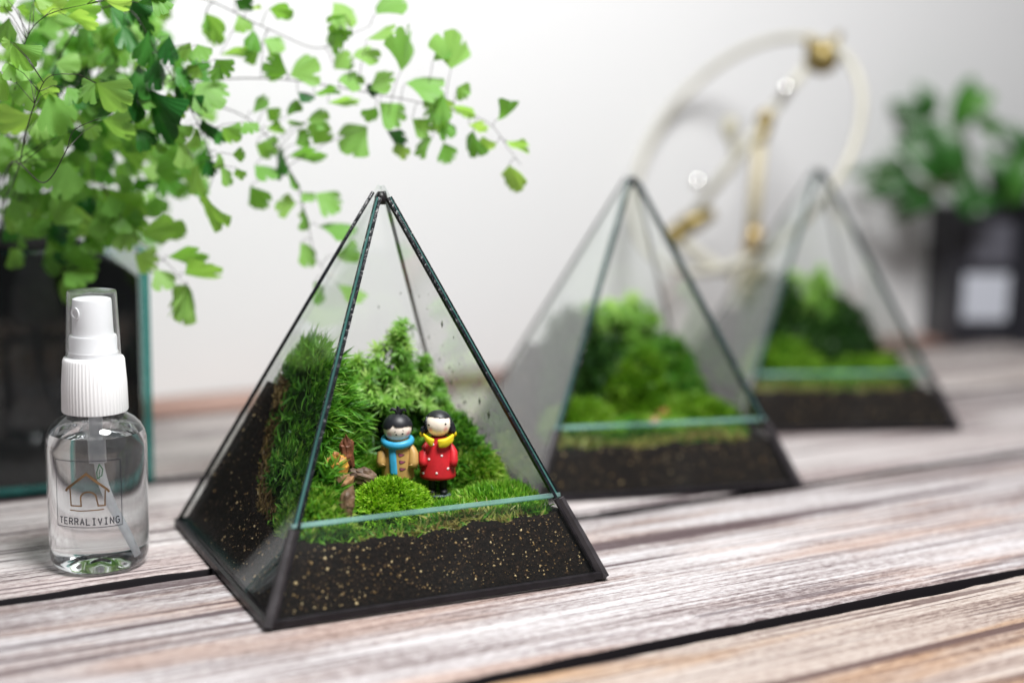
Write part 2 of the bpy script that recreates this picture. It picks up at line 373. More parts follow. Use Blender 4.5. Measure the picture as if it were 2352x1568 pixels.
# ------------------------------------------------------------------ moss makers (all in a terrarium's local frame)
PH = 1.129; TOPF = 0.2015
def halfw(z, inset=0.03): return 0.5 * (1 - z / PH) - inset
def clip_in(P, inset=0.028):
    """keep points inside the sloping glass"""
    hw = np.maximum(0.5 * (1 - np.clip(P[:, 2], 0, PH) / PH) - inset, 0.003)
    P[:, 0] = np.clip(P[:, 0], -hw, hw); P[:, 1] = np.clip(P[:, 1], -hw, hw)
    return P
def blades(name, P, D, Ln, Wd, mat_, parent, bend=0.35, rnd=None, sag=(0, 0, -1), rng=RNG, inset=0.0):
    """tapered, bent leaf blades: root P, direction D, length Ln, width Wd"""
    n = len(P); D = D / np.linalg.norm(D, axis=1, keepdims=True)
    q = rng.normal(size=(n, 3)); S = np.cross(D, q); S /= np.linalg.norm(S, axis=1, keepdims=True) + 1e-9
    bv = np.cross(S, D) * rng.uniform(-1, 1, (n, 1)) * bend + np.array(sag) * bend * 0.35
    Ln = np.asarray(Ln).reshape(-1, 1) * np.ones((n, 1)); Wd = np.asarray(Wd).reshape(-1, 1) * np.ones((n, 1))
    mid = P + D * Ln * 0.5 + bv * Ln * 0.22; tip = P + D * Ln + bv * Ln * 0.75
    iv = 0.020 + inset + rng.random(n) ** 1.5 * 0.03            # blades press on the glass at different depths
    clip_in(mid, iv + .004); clip_in(tip, iv)
    V = np.stack([P - S * Wd * .5, P + S * Wd * .5, mid - S * Wd * .42, mid + S * Wd * .42, tip], 1).reshape(-1, 3)
    b = np.arange(n)[:, None] * 5
    quads = b + np.array([[0, 1, 3, 2]]); tris = b + np.array([[2, 3, 4]])
    if rnd is None: rnd = rng.random(n)
    a = np.repeat(np.clip(rnd, 0, 1), 5).reshape(-1, 5) + np.array([[-.25, -.25, 0, 0, .26]])
    o = np_mesh(name, V, quads, tris, mat_, parent, np.clip(a, 0, 1).ravel())
    o['kind'] = 'stuff'; return o
def dome(name, c, rx, ry, h, mat_, parent, seed=0, rough=0.10, n=28, keep=0.055):
    """mound of matted moss; returns object and a sampler of surface points and normals"""
    def f(th, ph):                       # ph 0 top .. pi/2 rim
        x = np.sin(ph) * np.cos(th); y = np.sin(ph) * np.sin(th); z = np.cos(ph)
        k = 1 + rough * vnoise(np.stack([x * 2.1 + seed, y * 2.1 + seed * 1.7, z * 2.1], -1)) + rough * .6 * vnoise(np.stack([x * 5 + seed, y * 5, z * 5 + seed], -1))
        return np.stack([c[0] + rx * x * k, c[1] + ry * y * k, c[2] + h * z * k], -1)
    th = np.linspace(0, 2 * np.pi, n, endpoint=False); ph = np.linspace(0.02, np.pi * .56, 12)
    T, Pp = np.meshgrid(th, ph); V = clip_in(f(T, Pp).reshape(-1, 3), keep)
    q = [(j*n+k, (j+1)*n+k, (j+1)*n+(k+1) % n, j*n+(k+1) % n) for j in range(11) for k in range(n)]
    V = np.concatenate([V, [[c[0], c[1], c[2] + h]]]); t = [(k, (k+1) % n, len(V)-1) for k in range(n)]
    o = np_mesh(name, V, q, t, mat_, parent, smooth=True)
    def sample(m, rng=RNG, full=1.0):
        th = rng.uniform(0, 2*np.pi, m); ph = np.arccos(rng.uniform(math.cos(np.pi*.53*full), 1, m))
        P = f(th, ph); nn = np.stack([np.sin(ph)*np.cos(th)/rx, np.sin(ph)*np.sin(th)/ry, np.cos(ph)/h], -1)
        nn /= np.linalg.norm(nn, axis=1, keepdims=True); return P, nn
    return o, sample
def W(parent, lx, ly, z):               # local point of a terrarium -> world (units)
    a = parent['yaw']; x, y = parent['px'], parent['py']
    return Vector((x + math.cos(a) * lx - math.sin(a) * ly, y + math.sin(a) * lx + math.cos(a) * ly, z))

class Inside:
    """maker of loose contents that sit inside one terrarium; every clump is its own top-level thing"""
    def __init__(s, root): s.r = root
    def thing(s, name, label, cat, group=None):
        r = s.r
        o = bpy.data.objects.new(name, None); COL.objects.link(o); o.empty_display_size = 0.01
        o.location = r.location.copy(); o.rotation_euler = r.rotation_euler.copy()
        return tag(o, label, cat, group)
def clump(ins, name, label, cat, c, rx, ry, h, m, n, ln, wd, jit=0.55, up=0.25, bend=0.4, seed=0, group=None, base=None, patch=0.25, rough=0.1, tufts=0, inset=.0):
    t = ins.thing(name, label, cat, group)
    base = base or G_BASE
    _, smp = dome('mound', c, rx, ry, h, base, t, seed, rough)
    rng = np.random.default_rng(seed + 11)
    if tufts:                                      # blades gathered in shoots that fan out
        P0, n0 = smp(tufts, rng); k = n // tufts
        P0 = clip_in(P0, 0.045)
        ax = n0 + np.array([0, 0, up]) + rng.normal(size=n0.shape) * 0.25; ax /= np.linalg.norm(ax, axis=1, keepdims=True)
        hgt = rng.uniform(0.2, 1.0, tufts)
        P = np.repeat(P0 + ax * (hgt[:, None] - .5) * ln * .5, k, 0) + rng.normal(size=(tufts*k, 3)) * ln * 0.05
        rise = rng.uniform(0, 0.6, (tufts * k, 1)) * ln
        A = np.repeat(ax, k, 0); P = P + A * rise
        D = A * 0.75 + rng.normal(size=P.shape) * jit
        rn = np.repeat(rng.random(tufts) * .6, k) + rng.random(tufts * k) * .4
        L_ = rng.uniform(0.5, 1.0, len(P)) * ln
    else:
        P, nn = smp(n, rng)
        D = nn + np.array([0, 0, up]) + rng.normal(size=P.shape) * jit
        rn = 0.5 + patch * 1.6 * vnoise(P * 14 + seed) + rng.normal(size=n) * 0.2
        L_ = rng.uniform(0.6, 1.15, n) * ln
    ok = (np.abs(P[:, :2]).max(1) < 0.5 * (1 - P[:, 2] / PH) - 0.036)
    P, D, L_, rn = P[ok], D[ok], L_[ok], rn[ok]
    blades('moss_leaves', clip_in(P, 0.03 + inset), D, L_, wd * rng.uniform(.7, 1.2, len(P)), m, t, bend, rn, rng=rng, inset=inset)
    return t
def star_moss(ins, name, label, cat, centres, m, leaf=0.04, seed=0, per=11, group=None, wd=0.0072):
    """shoots that end in star rosettes: centres = (x,y,z) of each rosette"""
    t = ins.thing(name, label, cat, group); rng = np.random.default_rng(seed)
    C = clip_in(np.array(centres, dtype=float), 0.045); n = len(C)
    ax = rng.normal(size=(n, 3)) * 0.4 + np.array([0.05, -0.45, 0.75]); ax /= np.linalg.norm(ax, axis=1, keepdims=True)
    Ps = []; Ds = []; Ls = []; Rs = []
    for i in range(n):
        a = Vector(ax[i]); b = a.orthogonal().normalized(); c2 = a.cross(b); base = rng.random() * .7
        for tier in range(3):
            ph0 = rng.random() * 6.28
            for k in range(per - tier * 2):
                th = ph0 + 2 * math.pi * k / (per - tier * 2) + rng.normal() * .12
                el = (0.18, 0.55, -0.2)[tier] + rng.normal() * .12
                d = (b * math.cos(th) + c2 * math.sin(th)) * math.cos(el) + a * math.sin(el)
                Ps.append(C[i] + np.array(a) * (0, 0.006, -0.014)[tier]); Ds.append(np.array(d)); Ls.append(leaf * rng.uniform(.75, 1.1) * (1, .75, .95)[tier]); Rs.append(base + rng.random() * .3)
    P = np.array(Ps); D = np.array(Ds); nL = np.array(Ls)[:, None]; k = len(P)
    D /= np.linalg.norm(D, axis=1, keepdims=True)
    S = np.cross(D, np.repeat(ax, len(P) // n, 0)); S /= np.linalg.norm(S, axis=1, keepdims=True) + 1e-6
    Upv = np.cross(S, D)
    w = wd * (nL / leaf)
    m1 = P + D * nL * .35 - Upv * nL * .02; m2 = P + D * nL * .7 - Upv * nL * .10; tip = P + D * nL - Upv * nL * .30
    V = np.stack([P - S*w*.3, P + S*w*.3, m1 - S*w*.55, m1 + S*w*.55, m2 - S*w*.4, m2 + S*w*.4, tip], 1)
    V = clip_in(V.reshape(-1, 3), 0.027); bb = np.arange(k)[:, None] * 7
    q = np.concatenate([bb + [[0, 1, 3, 2]], bb + [[2, 3, 5, 4]]]); tr = bb + [[4, 5, 6]]
    at_ = np.clip(np.repeat(np.array(Rs)[:, None], 7, 1) + np.array([[.1, .1, 0, 0, 0, 0, .1]]), 0, 1)
    o = np_mesh('star_leaves', V, q, tr, m, t, at_.ravel()); o['kind'] = 'stuff'
    st = MB()
    for i in range(n):
        p0 = Vector(C[i]); st.tube([p0 - Vector(ax[i]) * leaf * 1.6 + Vector((0, 0.02, -0.03)), p0 - Vector(ax[i]) * leaf * .6, p0], 0.003, 5)
    so = st.build('shoots', plain('shoot_green', (0.06, 0.14, 0.03), 0.7), t, smooth=True); so['kind'] = 'stuff'
    return t
def scatter_strands(ins, name, label, cat, pts, n_each, ln, wd, m, seed=0, jit=.9, updir=(0, -.2, .5), group=None, inset=-.005):
    t = ins.thing(name, label, cat, group); rng = np.random.default_rng(seed)
    P = np.repeat(np.array(pts, dtype=float), n_each, 0); P += rng.normal(size=P.shape) * 0.008
    P = clip_in(P, 0.022 + rng.random(len(P)) * .02); D = rng.normal(size=P.shape) * jit + np.array(updir)
    rn = np.repeat(rng.random(len(pts)) * .5, n_each) + rng.random(len(P)) * .5
    blades('dry_strands', P, D, rng.uniform(.5, 1.1, len(P)) * ln, wd, m, t, .7, rn, rng=rng, inset=inset)
    t.children[0]['kind'] = 'stuff'
    return t

# ------------------------------------------------------------------ glass pyramid terrarium
def slab(mb, tri, th, teal=()):
    """flat pane: outline tri on the outer face, thickness th towards the pyramid's inside; last edge faces are slot 1"""
    P = [Vector(p) for p in tri]; n = (P[1] - P[0]).cross(P[2] - P[0]).normalized()
    inside = Vector((0, 0, 0.3))
    if n.dot(inside - P[0]) < 0: n = -n
    k = len(P); vs = P + [p + n * th for p in P]
    mb.add(vs, [tuple(range(k)), tuple(range(2*k-1, k-1, -1))], 0)
    for i in range(k):
        j = (i + 1) % k; mb.add([vs[i], vs[j], vs[j+k], vs[i+k]], [(0, 1, 2, 3)], 1 if i in teal else 0)
def strip(mb, a, b, w, t, nrm_dir):
    """flat bar from a to b, width w, thickness t, its broad face towards nrm_dir"""
    a = Vector(a); b = Vector(b); d = (b - a).normalized(); nn = Vector(nrm_dir); nn = (nn - d * nn.dot(d)).normalized(); s = d.cross(nn)
    vs = []
    for p in (a, b):
        for (i, j) in ((-.5, -.5), (-.35, .5), (.35, .5), (.5, -.5)): vs.append(p + s * w * i + nn * t * j)
    mb.add(vs, [(0,1,2,3), (7,6,5,4), (0,4,5,1), (1,5,6,2), (2,6,7,3), (3,7,4,0)])
def terrarium(px, py, yaw, label, detail=True):
    r = empty('pyramid_terrarium', (px, py, 0), yaw, label, 'terrarium', 'glass pyramid terrariums on the table')
    r['px'] = px; r['py'] = py; r['yaw'] = yaw
    A = Vector((0, 0, PH)); c = {'FL': Vector((-.5,-.5,0.012)), 'FR': Vector((.5,-.5,0.012)), 'BR': Vector((.5,.5,0.012)), 'BL': Vector((-.5,.5,0.012))}
    th = 0.010; ew = 0.0135
    def up(q, f): return c[q] + (A - c[q]) * f
    def pane(name, a, b, f1, lab, teal):
        mb = MB()
        e = (c[b] - c[a]) * 0.004
        slab(mb, [c[a] + e, c[b] - e, up(b, f1) - e * (1-f1), up(a, f1) + e * (1-f1)], th, teal)
        o = mb.build(name, [GLASS, EDGE_PALE if f1 < .5 else EDGE], r); o['label'] = lab; return o
    pane('pane', 'FL', 'BL', 0.985, 'left glass pane', ()); pane('pane', 'BL', 'BR', 0.955, 'back glass pane', ())
    pane('pane', 'BR', 'FR', 0.985, 'right glass pane', ()); pane('pane', 'FL', 'FR', TOPF, 'low front glass pane', (2,))
    mb = MB(); nf = Vector((0, -PH, .5)).normalized(); e = Vector((.003, 0, 0))
    strip(mb, up('FL', TOPF) - e + Vector((0, .004, .002)), up('FR', TOPF) + e + Vector((0, .004, .002)), .0150, .012, nf); mb.build('pane_edge', RIM, r)
    mb = MB(); mb.box((-.49, -.49, 0.002), (.49, .49, 0.018)); mb.build('base_plate', FOIL, r)
    # foil along the foot
    for a, b, nn in (('FL','FR',(0,-1,0.12)), ('FR','BR',(1,0,.12)), ('BR','BL',(0,1,.12)), ('BL','FL',(-1,0,.12))):
        mb = MB(); off = Vector(nn).normalized() * 0.004
        strip(mb, c[a] + off + Vector((0, 0, .004)), c[b] + off + Vector((0, 0, .004)), 0.024, 0.010, nn); mb.build('foot_rim', FOIL, r)
    # foil over the low part of the front corners, dark seams on the others
    for q, sx in (('FL', -1), ('FR', 1)):
        mb = MB(); mb.tube([c[q] + Vector((0, 0, -.004)), up(q, TOPF * .5), up(q, TOPF * .97)], [0.016, 0.0135, 0.0115], 6); mb.build('corner_foil', FOIL_GREY, r, smooth=True, sharp=40)
        nfo = Vector((0, -PH, .5)).normalized(); off = Vector((-sx * .013, 0, 0))
        mb = MB(); strip(mb, c[q] + off, up(q, TOPF * .97) + off, .020, .005, nfo); mb.build('foil_lap', FOIL, r)
        mb = MB()                                   # black joint behind the open front edges
        nin = Vector((-sx * PH, 0, -.5)).normalized(); nf = Vector((0, -PH, .5)).normalized()
        a = up(q, TOPF) + nin * ew * 1.0 + nf * .001; b = up(q, 0.955) + nin * ew * .8 + nf * .001
        strip(mb, a, b, 0.0125, 0.012, nf); mb.build('corner_seam', SEAM, r)
        mb = MB(); a = up(q, TOPF) + nin * ew * .5; b = up(q, .955) + nin * ew * .5
        strip(mb, a, b, ew, .004, nf); mb.build('pane_edge', EDGE, r)
        mb = MB(); a = up(q, TOPF) - nin * .0015; b = up(q, .955) - nin * .0015
        strip(mb, a, b, .0035, .005, nf); mb.build('edge_tape', SEAM, r)
    for q, sx, sy in (('BL', -1, 1), ('BR', 1, 1)):
        mb = MB(); mb.tube([up(q, 0.0), up(q, 0.965)], [0.0075, 0.006], 6); mb.build('corner_seam', SEAM, r, smooth=True)
    mb = MB(); mb.tube([(0, 0, PH * .935), (0, 0, PH * .955), (0, 0, PH * .968)], [0.015, 0.019, 0.009], 10); mb.build('apex_joint', FOIL, r, smooth=True)
    return r
def soil(root, label, H, name='soil', n=44, specks=900, seed=0):
    ins = Inside(root); t = ins.thing(name, label, 'soil'); rng = np.random.default_rng(seed)
    us = np.linspace(-1, 1, n); Vv = []; q = []
    Uu, Ww = np.meshgrid(us, us)
    Z = H(Uu, Ww) + 0.012 * vnoise(np.stack([Uu * 9, Ww * 9, Uu * 0 + seed], -1)) + 0.006 * vnoise(np.stack([Uu * 25, Ww * 25, Uu * 0 + seed], -1))
    hw = 0.5 * (1 - Z / PH) - 0.0118
    top = np.stack([Uu * hw, Ww * hw, Z], -1).reshape(-1, 3)
    Vv = list(top); q = [(j*n+i, j*n+i+1, (j+1)*n+i+1, (j+1)*n+i) for j in range(n-1) for i in range(n-1)]
    per = [(i, 0) for i in range(n)] + [(n-1, j) for j in range(1, n)] + [(i, n-1) for i in range(n-2, -1, -1)] + [(0, j) for j in range(n-2, 0, -1)]
    rows = 9; m = len(per); base = len(Vv)
    for rr in range(1, rows + 1):
        f = 1 - rr / rows
        for (i, j) in per:
            z = 0.022 + (Z[j, i] - 0.022) * f
            h = 0.5 * (1 - z / PH) - 0.0118; Vv.append(np.array([us[i] * h, us[j] * h, z]))
    def vid(rr, k):
        k %= m
        return per[k][1] * n + per[k][0] if rr == 0 else base + (rr - 1) * m + k
    for rr in range(rows):
        for k in range(m): q.append((vid(rr, k), vid(rr + 1, k), vid(rr + 1, k + 1), vid(rr, k + 1)))
    o = np_mesh('soil_body', np.array(Vv), q, np.zeros((0, 3), int), SOIL, t, smooth=True)
    # pale grains of perlite and bark pressed against the glass
    S = []
    for _ in range(specks):
        side = rng.choice(['F', 'F', 'L', 'T']); u = rng.uniform(-.97, .97)
        if side == 'T':
            w = rng.uniform(-.97, .97); z = float(H(np.array(u), np.array(w))) + .004; h = .5 * (1 - z / PH) - .03; S.append((u * h, w * h, z)); continue
        zt = float(H(np.array(u if side == 'F' else -1.), np.array(-1. if side == 'F' else u)))
        z = rng.uniform(.03, max(zt, .05)); h = .5 * (1 - z / PH) - .0113
        S.append((u * h, -h, z) if side == 'F' else (-h, u * h, z))
    S = np.array(S); k = len(S); sz = np.minimum(np.exp(rng.normal(-6.25, .6, (k, 1, 1))), .0050)
    oct_ = np.array([[1,0,0],[0,1,0],[-1,0,0],[0,-1,0],[0,0,1],[0,0,-1]], float)
    V = S[:, None, :] + oct_[None] * sz * rng.uniform(.5, 1.3, (k, 1, 3)) + rng.normal(size=(k, 6, 3)) * sz * .2
    fc = np.array([[0,1,4],[1,2,4],[2,3,4],[3,0,4],[1,0,5],[2,1,5],[3,2,5],[0,3,5]])
    tr = (np.arange(k)[:, None, None] * 6 + fc[None]).reshape(-1, 3)
    g = np_mesh('soil_grains', V.reshape(-1, 3), np.zeros((0, 4), int), tr, SPECK, t, np.repeat(rng.random(k) ** 1.9, 6)); g['kind'] = 'stuff'
    return t

def chip(ins, name, label, cat, c, size, col, seed, rot=(0, 0, 0), group=None, col2=None):
    """angular lump of bark or stone"""
    import bmesh
    bm = bmesh.new(); bmesh.ops.create_icosphere(bm, subdivisions=3, radius=1)
    for v in bm.verts:
        d = v.co.copy()
        k = 1 + .28 * vn3(d.x * 1.7 + seed, d.y * 1.7, d.z * 1.7) + .14 * vn3(d.x * 4 + seed, d.y * 4, d.z * 4) + .05 * vn3(d.x * 11, d.y * 11 + seed, d.z * 11)
        v.co = Vector((round(d.x * 2.2) / 2.2 * .45 + d.x * .55, round(d.y * 2.2) / 2.2 * .45 + d.y * .55, round(d.z * 1.6) / 1.6 * .4 + d.z * .6)) * k
    me = bpy.data.meshes.new(name); R = Matrix.Rotation(rot[2], 3, 'Z') @ Matrix.Rotation(rot[1], 3, 'Y') @ Matrix.Rotation(rot[0], 3, 'X')
    for v in bm.verts: v.co = (R @ Vector((v.co.x * size[0], v.co.y * size[1], v.co.z * size[2]))) * U
    bm.to_mesh(me); bm.free()
    m, nt, out = mat(name + '_surface')
    tc = N(nt, 'ShaderNodeTexCoord'); nz = N(nt, 'ShaderNodeTexNoise', inp={'Scale': 28 / U, 'Detail': 6.0, 'Roughness': .65}); L(nt, tc.outputs['Object'], nz.inputs['Vector'])
    c2 = col2 or tuple(x * .35 for x in col)
    r = ramp(nt, [(.36, c2), (.62, col)], nz.outputs['Fac']); p = N(nt, 'ShaderNodeBsdfPrincipled', inp={'Roughness': .55, 'Specular IOR Level': .4}); L(nt, r.outputs[0], p.inputs['Base Color'])
    b = N(nt, 'ShaderNodeBump', inp={'Strength': .7, 'Distance': .0008}); L(nt, nz.outputs['Fac'], b.inputs['Height']); L(nt, b.outputs[0], p.inputs['Normal']); L(nt, p.outputs[0], out.inputs[0])
    me.materials.append(m)
    o = bpy.data.objects.new(name, me); COL.objects.link(o)
    w = W(ins.r, *c); o.location = w * U; o.rotation_euler = (0, 0, ins.r['yaw'])
    return tag(o, label, cat, group)

# ================================================================== front terrarium
T1 = terrarium(-0.39106, 4.10098, 0.46395, 'sharp front glass pyramid with two figurines inside, open above its low front pane')
I1 = Inside(T1)
def sm(x, a, b):
    t = np.clip((x - a) / (b - a), 0, 1); return t * t * (3 - 2 * t)
def H1(u, v):
    left = np.interp(v, [-1, -.4, -.07, .14, .44, .67, .9], [.19, .168, .195, .25, .35, .455, .50])
    k = sm(-u, .55, .97)
    return (0.165 + 0.02 * (u + 1) * .5 + 0.18 * sm(v, -0.25, 0.6)) * (1 - k) + left * k
soil(T1, 'black potting soil with golden grains in the front pyramid', H1, specks=1900, seed=2)
# mossy bank on the left and back
clump(I1, 'moss_bank', 'tall dark green moss bank against left pane of the front pyramid', 'moss', (-.235, .10, .27), .125, .20, .31, G_BANK, 15000, .080, .0075, .40, .25, .5, 21, 'moss in the front pyramid', tufts=640, rough=.22)
clump(I1, 'moss_slope', 'dark green moss slope low on the left side of the front pyramid', 'moss', (-.305, -.12, .165), .10, .17, .17, G_BANK, 8000, .070, .0075, .42, .2, .5, 22, 'moss in the front pyramid', tufts=380, rough=.22)
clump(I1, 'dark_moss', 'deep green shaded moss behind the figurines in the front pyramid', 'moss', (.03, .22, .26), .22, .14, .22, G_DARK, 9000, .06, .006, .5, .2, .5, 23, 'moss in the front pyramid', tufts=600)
clump(I1, 'moss_ridge', 'low green moss ridge along right pane of the front pyramid', 'moss', (.235, .10, .20), .12, .22, .17, G_BANK, 7000, .055, .0055, .45, .3, .5, 24, 'moss in the front pyramid', tufts=450)
# cushions and tufts
clump(I1, 'cushion_moss', 'round bright yellow-green moss cushion in front of the boy figurine', 'moss', (-.075, -.245, .165), .125, .10, .125, G_CUSH, 9000, .022, .0062, .55, .2, .5, 25, 'moss in the front pyramid', patch=.12)
clump(I1, 'cushion_moss', 'soft moss cushion behind the left front corner of the front pyramid', 'moss', (-.295, -.26, .150), .092, .10, .125, G_TUFT, 6500, .042, .006, .45, .35, .5, 26, 'moss in the front pyramid')
clump(I1, 'moss_tuft', 'pale feathery moss tuft between bark and the boy figurine', 'moss', (-.045, -.03, .20), .065, .055, .085, G_TUFT, 2600, .040, .0055, .45, .4, .6, 27, 'moss in the front pyramid')
clump(I1, 'moss_tuft', 'fluffy yellow-green moss tuft right of the girl figurine', 'moss', (.285, -.075, .195), .085, .09, .105, G_TUFT, 3600, .038, .0055, .5, .35, .6, 28, 'moss in the front pyramid')
clump(I1, 'grass_moss', 'grassy green moss in the right front corner of the front pyramid', 'moss', (.27, -.275, .165), .15, .12, .065, G_LAWN, 5200, .038, .005, .45, .5, .5, 29, 'moss in the front pyramid')
clump(I1, 'grass_moss', 'thin grassy moss just in front of the girl figurine\'s feet', 'moss', (.10, -.315, .160), .11, .075, .055, G_LAWN, 2600, .032, .005, .5, .4, .5, 30, 'moss in the front pyramid')
clump(I1, 'grass_moss', 'dark grassy moss under the two figurines', 'moss', (.07, -.10, .170), .16, .12, .045, G_LAWN, 3800, .026, .005, .5, .4, .5, 35, 'moss in the front pyramid')
def on_plane(root, px, py, ly):
    """local point of a terrarium seen at (px,py) on its plane y = ly"""
    a = root['yaw']; O = Vector((0, 0, CAM_H)); d = ray(px, py); n_ = Vector((-math.sin(a), math.cos(a), 0)); p0 = Vector((root['px'], root['py'], 0)) + n_ * ly
    h = O + d * ((p0 - O).dot(n_) / d.dot(n_)); q = h - Vector((root['px'], root['py'], 0))
    return (math.cos(a) * q.x + math.sin(a) * q.y, ly, q.z)
rs = np.random.default_rng(5); cen = []
outline = [(812, 815, 905), (838, 790, 925), (862, 775, 940), (888, 762, 945), (912, 745, 930), (935, 740, 935), (958, 790, 930), (982, 800, 950), (1005, 850, 975), (1028, 905, 1000), (1048, 950, 1020)]
for _ in range(105):
    i = rs.uniform(0, len(outline) - 1.001); k = int(i); f_ = i - k
    x = outline[k][0] * (1 - f_) + outline[k+1][0] * f_; a = outline[k][1] * (1 - f_) + outline[k+1][1] * f_; c = outline[k][2] * (1 - f_) + outline[k+1][2] * f_
    t_ = rs.uniform(0, 1); cen.append(on_plane(T1, x, a + 22 + (c - a - 22) * t_, .13 - .09 * t_ + rs.uniform(-.03, .03)))
cen += [on_plane(T1, 925 + rs.normal() * 9, 745 + k * 9, .12 + rs.normal() * .01) for k in range(10)]
star_moss(I1, 'star_moss', 'bright star-leaved moss bush at the back of the front pyramid', 'moss', cen, G_STAR, .040, 6, 12, group='moss in the front pyramid')
star_moss(I1, 'star_moss', 'small dark star-leaved sprig on the left bank beside the bark', 'moss', [(-.13 + rs.normal() * .02, .10 + rs.normal() * .03, .33 + rs.normal() * .02) for _ in range(7)], G_BANK, .05, 7, group='moss in the front pyramid')
# dry strands behind the front glass and brown roots on the left glass
pts = [(x, -.40, .170 + .018 * math.sin(x * 13)) for x in np.linspace(-.2, .36, 24)]
scatter_strands(I1, 'dry_moss', 'yellow-brown dry moss strands pressed behind the low front pane', 'moss', pts, 62, .066, .0062, G_DEAD, 8, .8, group='moss in the front pyramid')
scatter_strands(I1, 'green_strands', 'loose green moss strands under the front pane\'s top edge', 'moss', [(x, -.40, .186 + .012 * math.sin(x * 17)) for x in np.linspace(-.38, .40, 36)], 15, .06, .006, G_LAWN, 12, .8, group='moss in the front pyramid')
pts = []
for k in range(46):
    v_ = rs.uniform(-.35, .8); z = float(H1(np.array(-1.), np.array(v_))) + abs(rs.normal()) * (.012 + .05 * max(0, v_)); pts.append((-halfw(z, .024), v_ * halfw(z, .024), z))
scatter_strands(I1, 'dry_roots', 'brown matted roots against left pane of the front pyramid', 'roots', pts, 34, .055, .0065, G_ROOT, 9, .9, (0, .3, .3), group='moss in the front pyramid')
gb = 'bark and stones in the front pyramid'
chip(I1, 'bark_chip', 'upright reddish-brown bark chip beside the yellow stone', 'bark', on_plane(T1, 797, 1045, -.17), (.020, .016, .056), (.24, .085, .04), 1, (0.1, -.12, .2), gb)
chip(I1, 'yellow_stone', 'small orange-yellow stone left of the boy figurine', 'stone', on_plane(T1, 774, 1072, -.215), (.034, .024, .042), (.70, .36, .05), 5, (.2, -.3, .4), gb, (.20, .075, .03))
chip(I1, 'bark_chip', 'tan brown bark chip lying under the yellow stone', 'bark', on_plane(T1, 782, 1116, -.24), (.046, .024, .026), (.34, .18, .08), 9, (.2, -.35, .3), gb)
chip(I1, 'bark_chip', 'dark grey bark chip behind the round moss cushion', 'bark', on_plane(T1, 832, 1094, -.21), (.044, .024, .024), (.16, .10, .065), 13, (.3, .3, -.3), gb)
chip(I1, 'bark_chip', 'dark brown bark chip between the two front moss cushions', 'bark', on_plane(T1, 796, 1158, -.325), (.022, .022, .048), (.20, .12, .065), 17, (.1, .2, .4), gb)
# crumbs stuck on the inside of the right pane
rs = np.random.default_rng(15); S = []
for _ in range(85):
    v_ = rs.normal(.22, .13); z = rs.normal(.52, .08) - v_ * .25; S.append((.5 * (1 - z / PH) - .019, v_ * .8, z))
for _ in range(40):
    z = rs.uniform(.25, .8); h = .5 * (1 - z / PH) - .019; S.append((h, rs.uniform(-1, 1) * h, z) if rs.random() < .6 else (rs.uniform(-1, 1) * h, h, z))
S = np.array(S); k = len(S); sz = np.exp(rs.normal(-5.55, .55, (k, 1, 1)))
oct_ = np.array([[1,0,0],[0,1,0],[-1,0,0],[0,-1,0],[0,0,1],[0,0,-1]], float) * np.array([[.35, .8, 1.3]])
fc = np.array([[0,1,4],[1,2,4],[2,3,4],[3,0,4],[1,0,5],[2,1,5],[3,2,5],[0,3,5]])
o = np_mesh('dirt_crumbs', (S[:, None, :] + oct_[None] * sz).reshape(-1, 3), np.zeros((0, 4), int), (np.arange(k)[:, None, None] * 6 + fc[None]).reshape(-1, 3), plain('crumb_dirt', (.07, .09, .05), .7), T1)
o['kind'] = 'stuff'

# ------------------------------------------------------------------ figurines
def toy_mat(name, col, rough=.5, cheeks=None, sss=.05):
    """painted rubber; cheeks = list of (x, z, radius) blushed on the front of the face"""
    m, nt, out = mat(name)
    p = N(nt, 'ShaderNodeBsdfPrincipled', inp={'Roughness': rough, 'Specular IOR Level': .45, 'Base Color': (*col, 1)})
    tc = N(nt, 'ShaderNodeTexCoord'); nz = N(nt, 'ShaderNodeTexNoise', inp={'Scale': 50 / U, 'Detail': 5.0}); L(nt, tc.outputs['Object'], nz.inputs['Vector'])
    r = ramp(nt, [(.3, tuple(c * .80 for c in col)), (.65, col)], nz.outputs['Fac']); c_out = r.outputs[0]
    if cheeks:
        for (x, y, z, rad) in cheeks:
            d = N(nt, 'ShaderNodeVectorMath', operation='DISTANCE'); L(nt, tc.outputs['Object'], d.inputs[0]); d.inputs[1].default_value = (x*U, y*U, z*U)
            f = N(nt, 'ShaderNodeMapRange', interpolation_type='SMOOTHSTEP', inp={1: rad*U*.15, 2: rad*U, 3: .75, 4: 0.0}); L(nt, d.outputs['Value'], f.inputs[0])
            mx = N(nt, 'ShaderNodeMix', data_type='RGBA'); L(nt, f.outputs[0], mx.inputs[0]); L(nt, c_out, mx.inputs['A']); mx.inputs['B'].default_value = (.80, .28, .30, 1); c_out = mx.outputs['Result']
    L(nt, c_out, p.inputs['Base Color'])
    b = N(nt, 'ShaderNodeBump', inp={'Strength': .12, 'Distance': .0004}); L(nt, nz.outputs['Fac'], b.inputs['Height']); L(nt, b.outputs[0], p.inputs['Normal'])
    L(nt, p.outputs[0], out.inputs[0]); return m
K = 0.2267e-3                                   # one pixel of the close study of the figurines, in units
INK = toy_mat('toy_black', (.012, .013, .018), .45)
def coat_profile(base_z, top_z, hem, mid, neck):
    zs = np.linspace(0, 1, 15)
    return [(base_z + (top_z - base_z) * t, hem * (1 - t) ** .9 + neck * t ** 1.1 + mid * math.sin(math.pi * t) ) for t in zs]
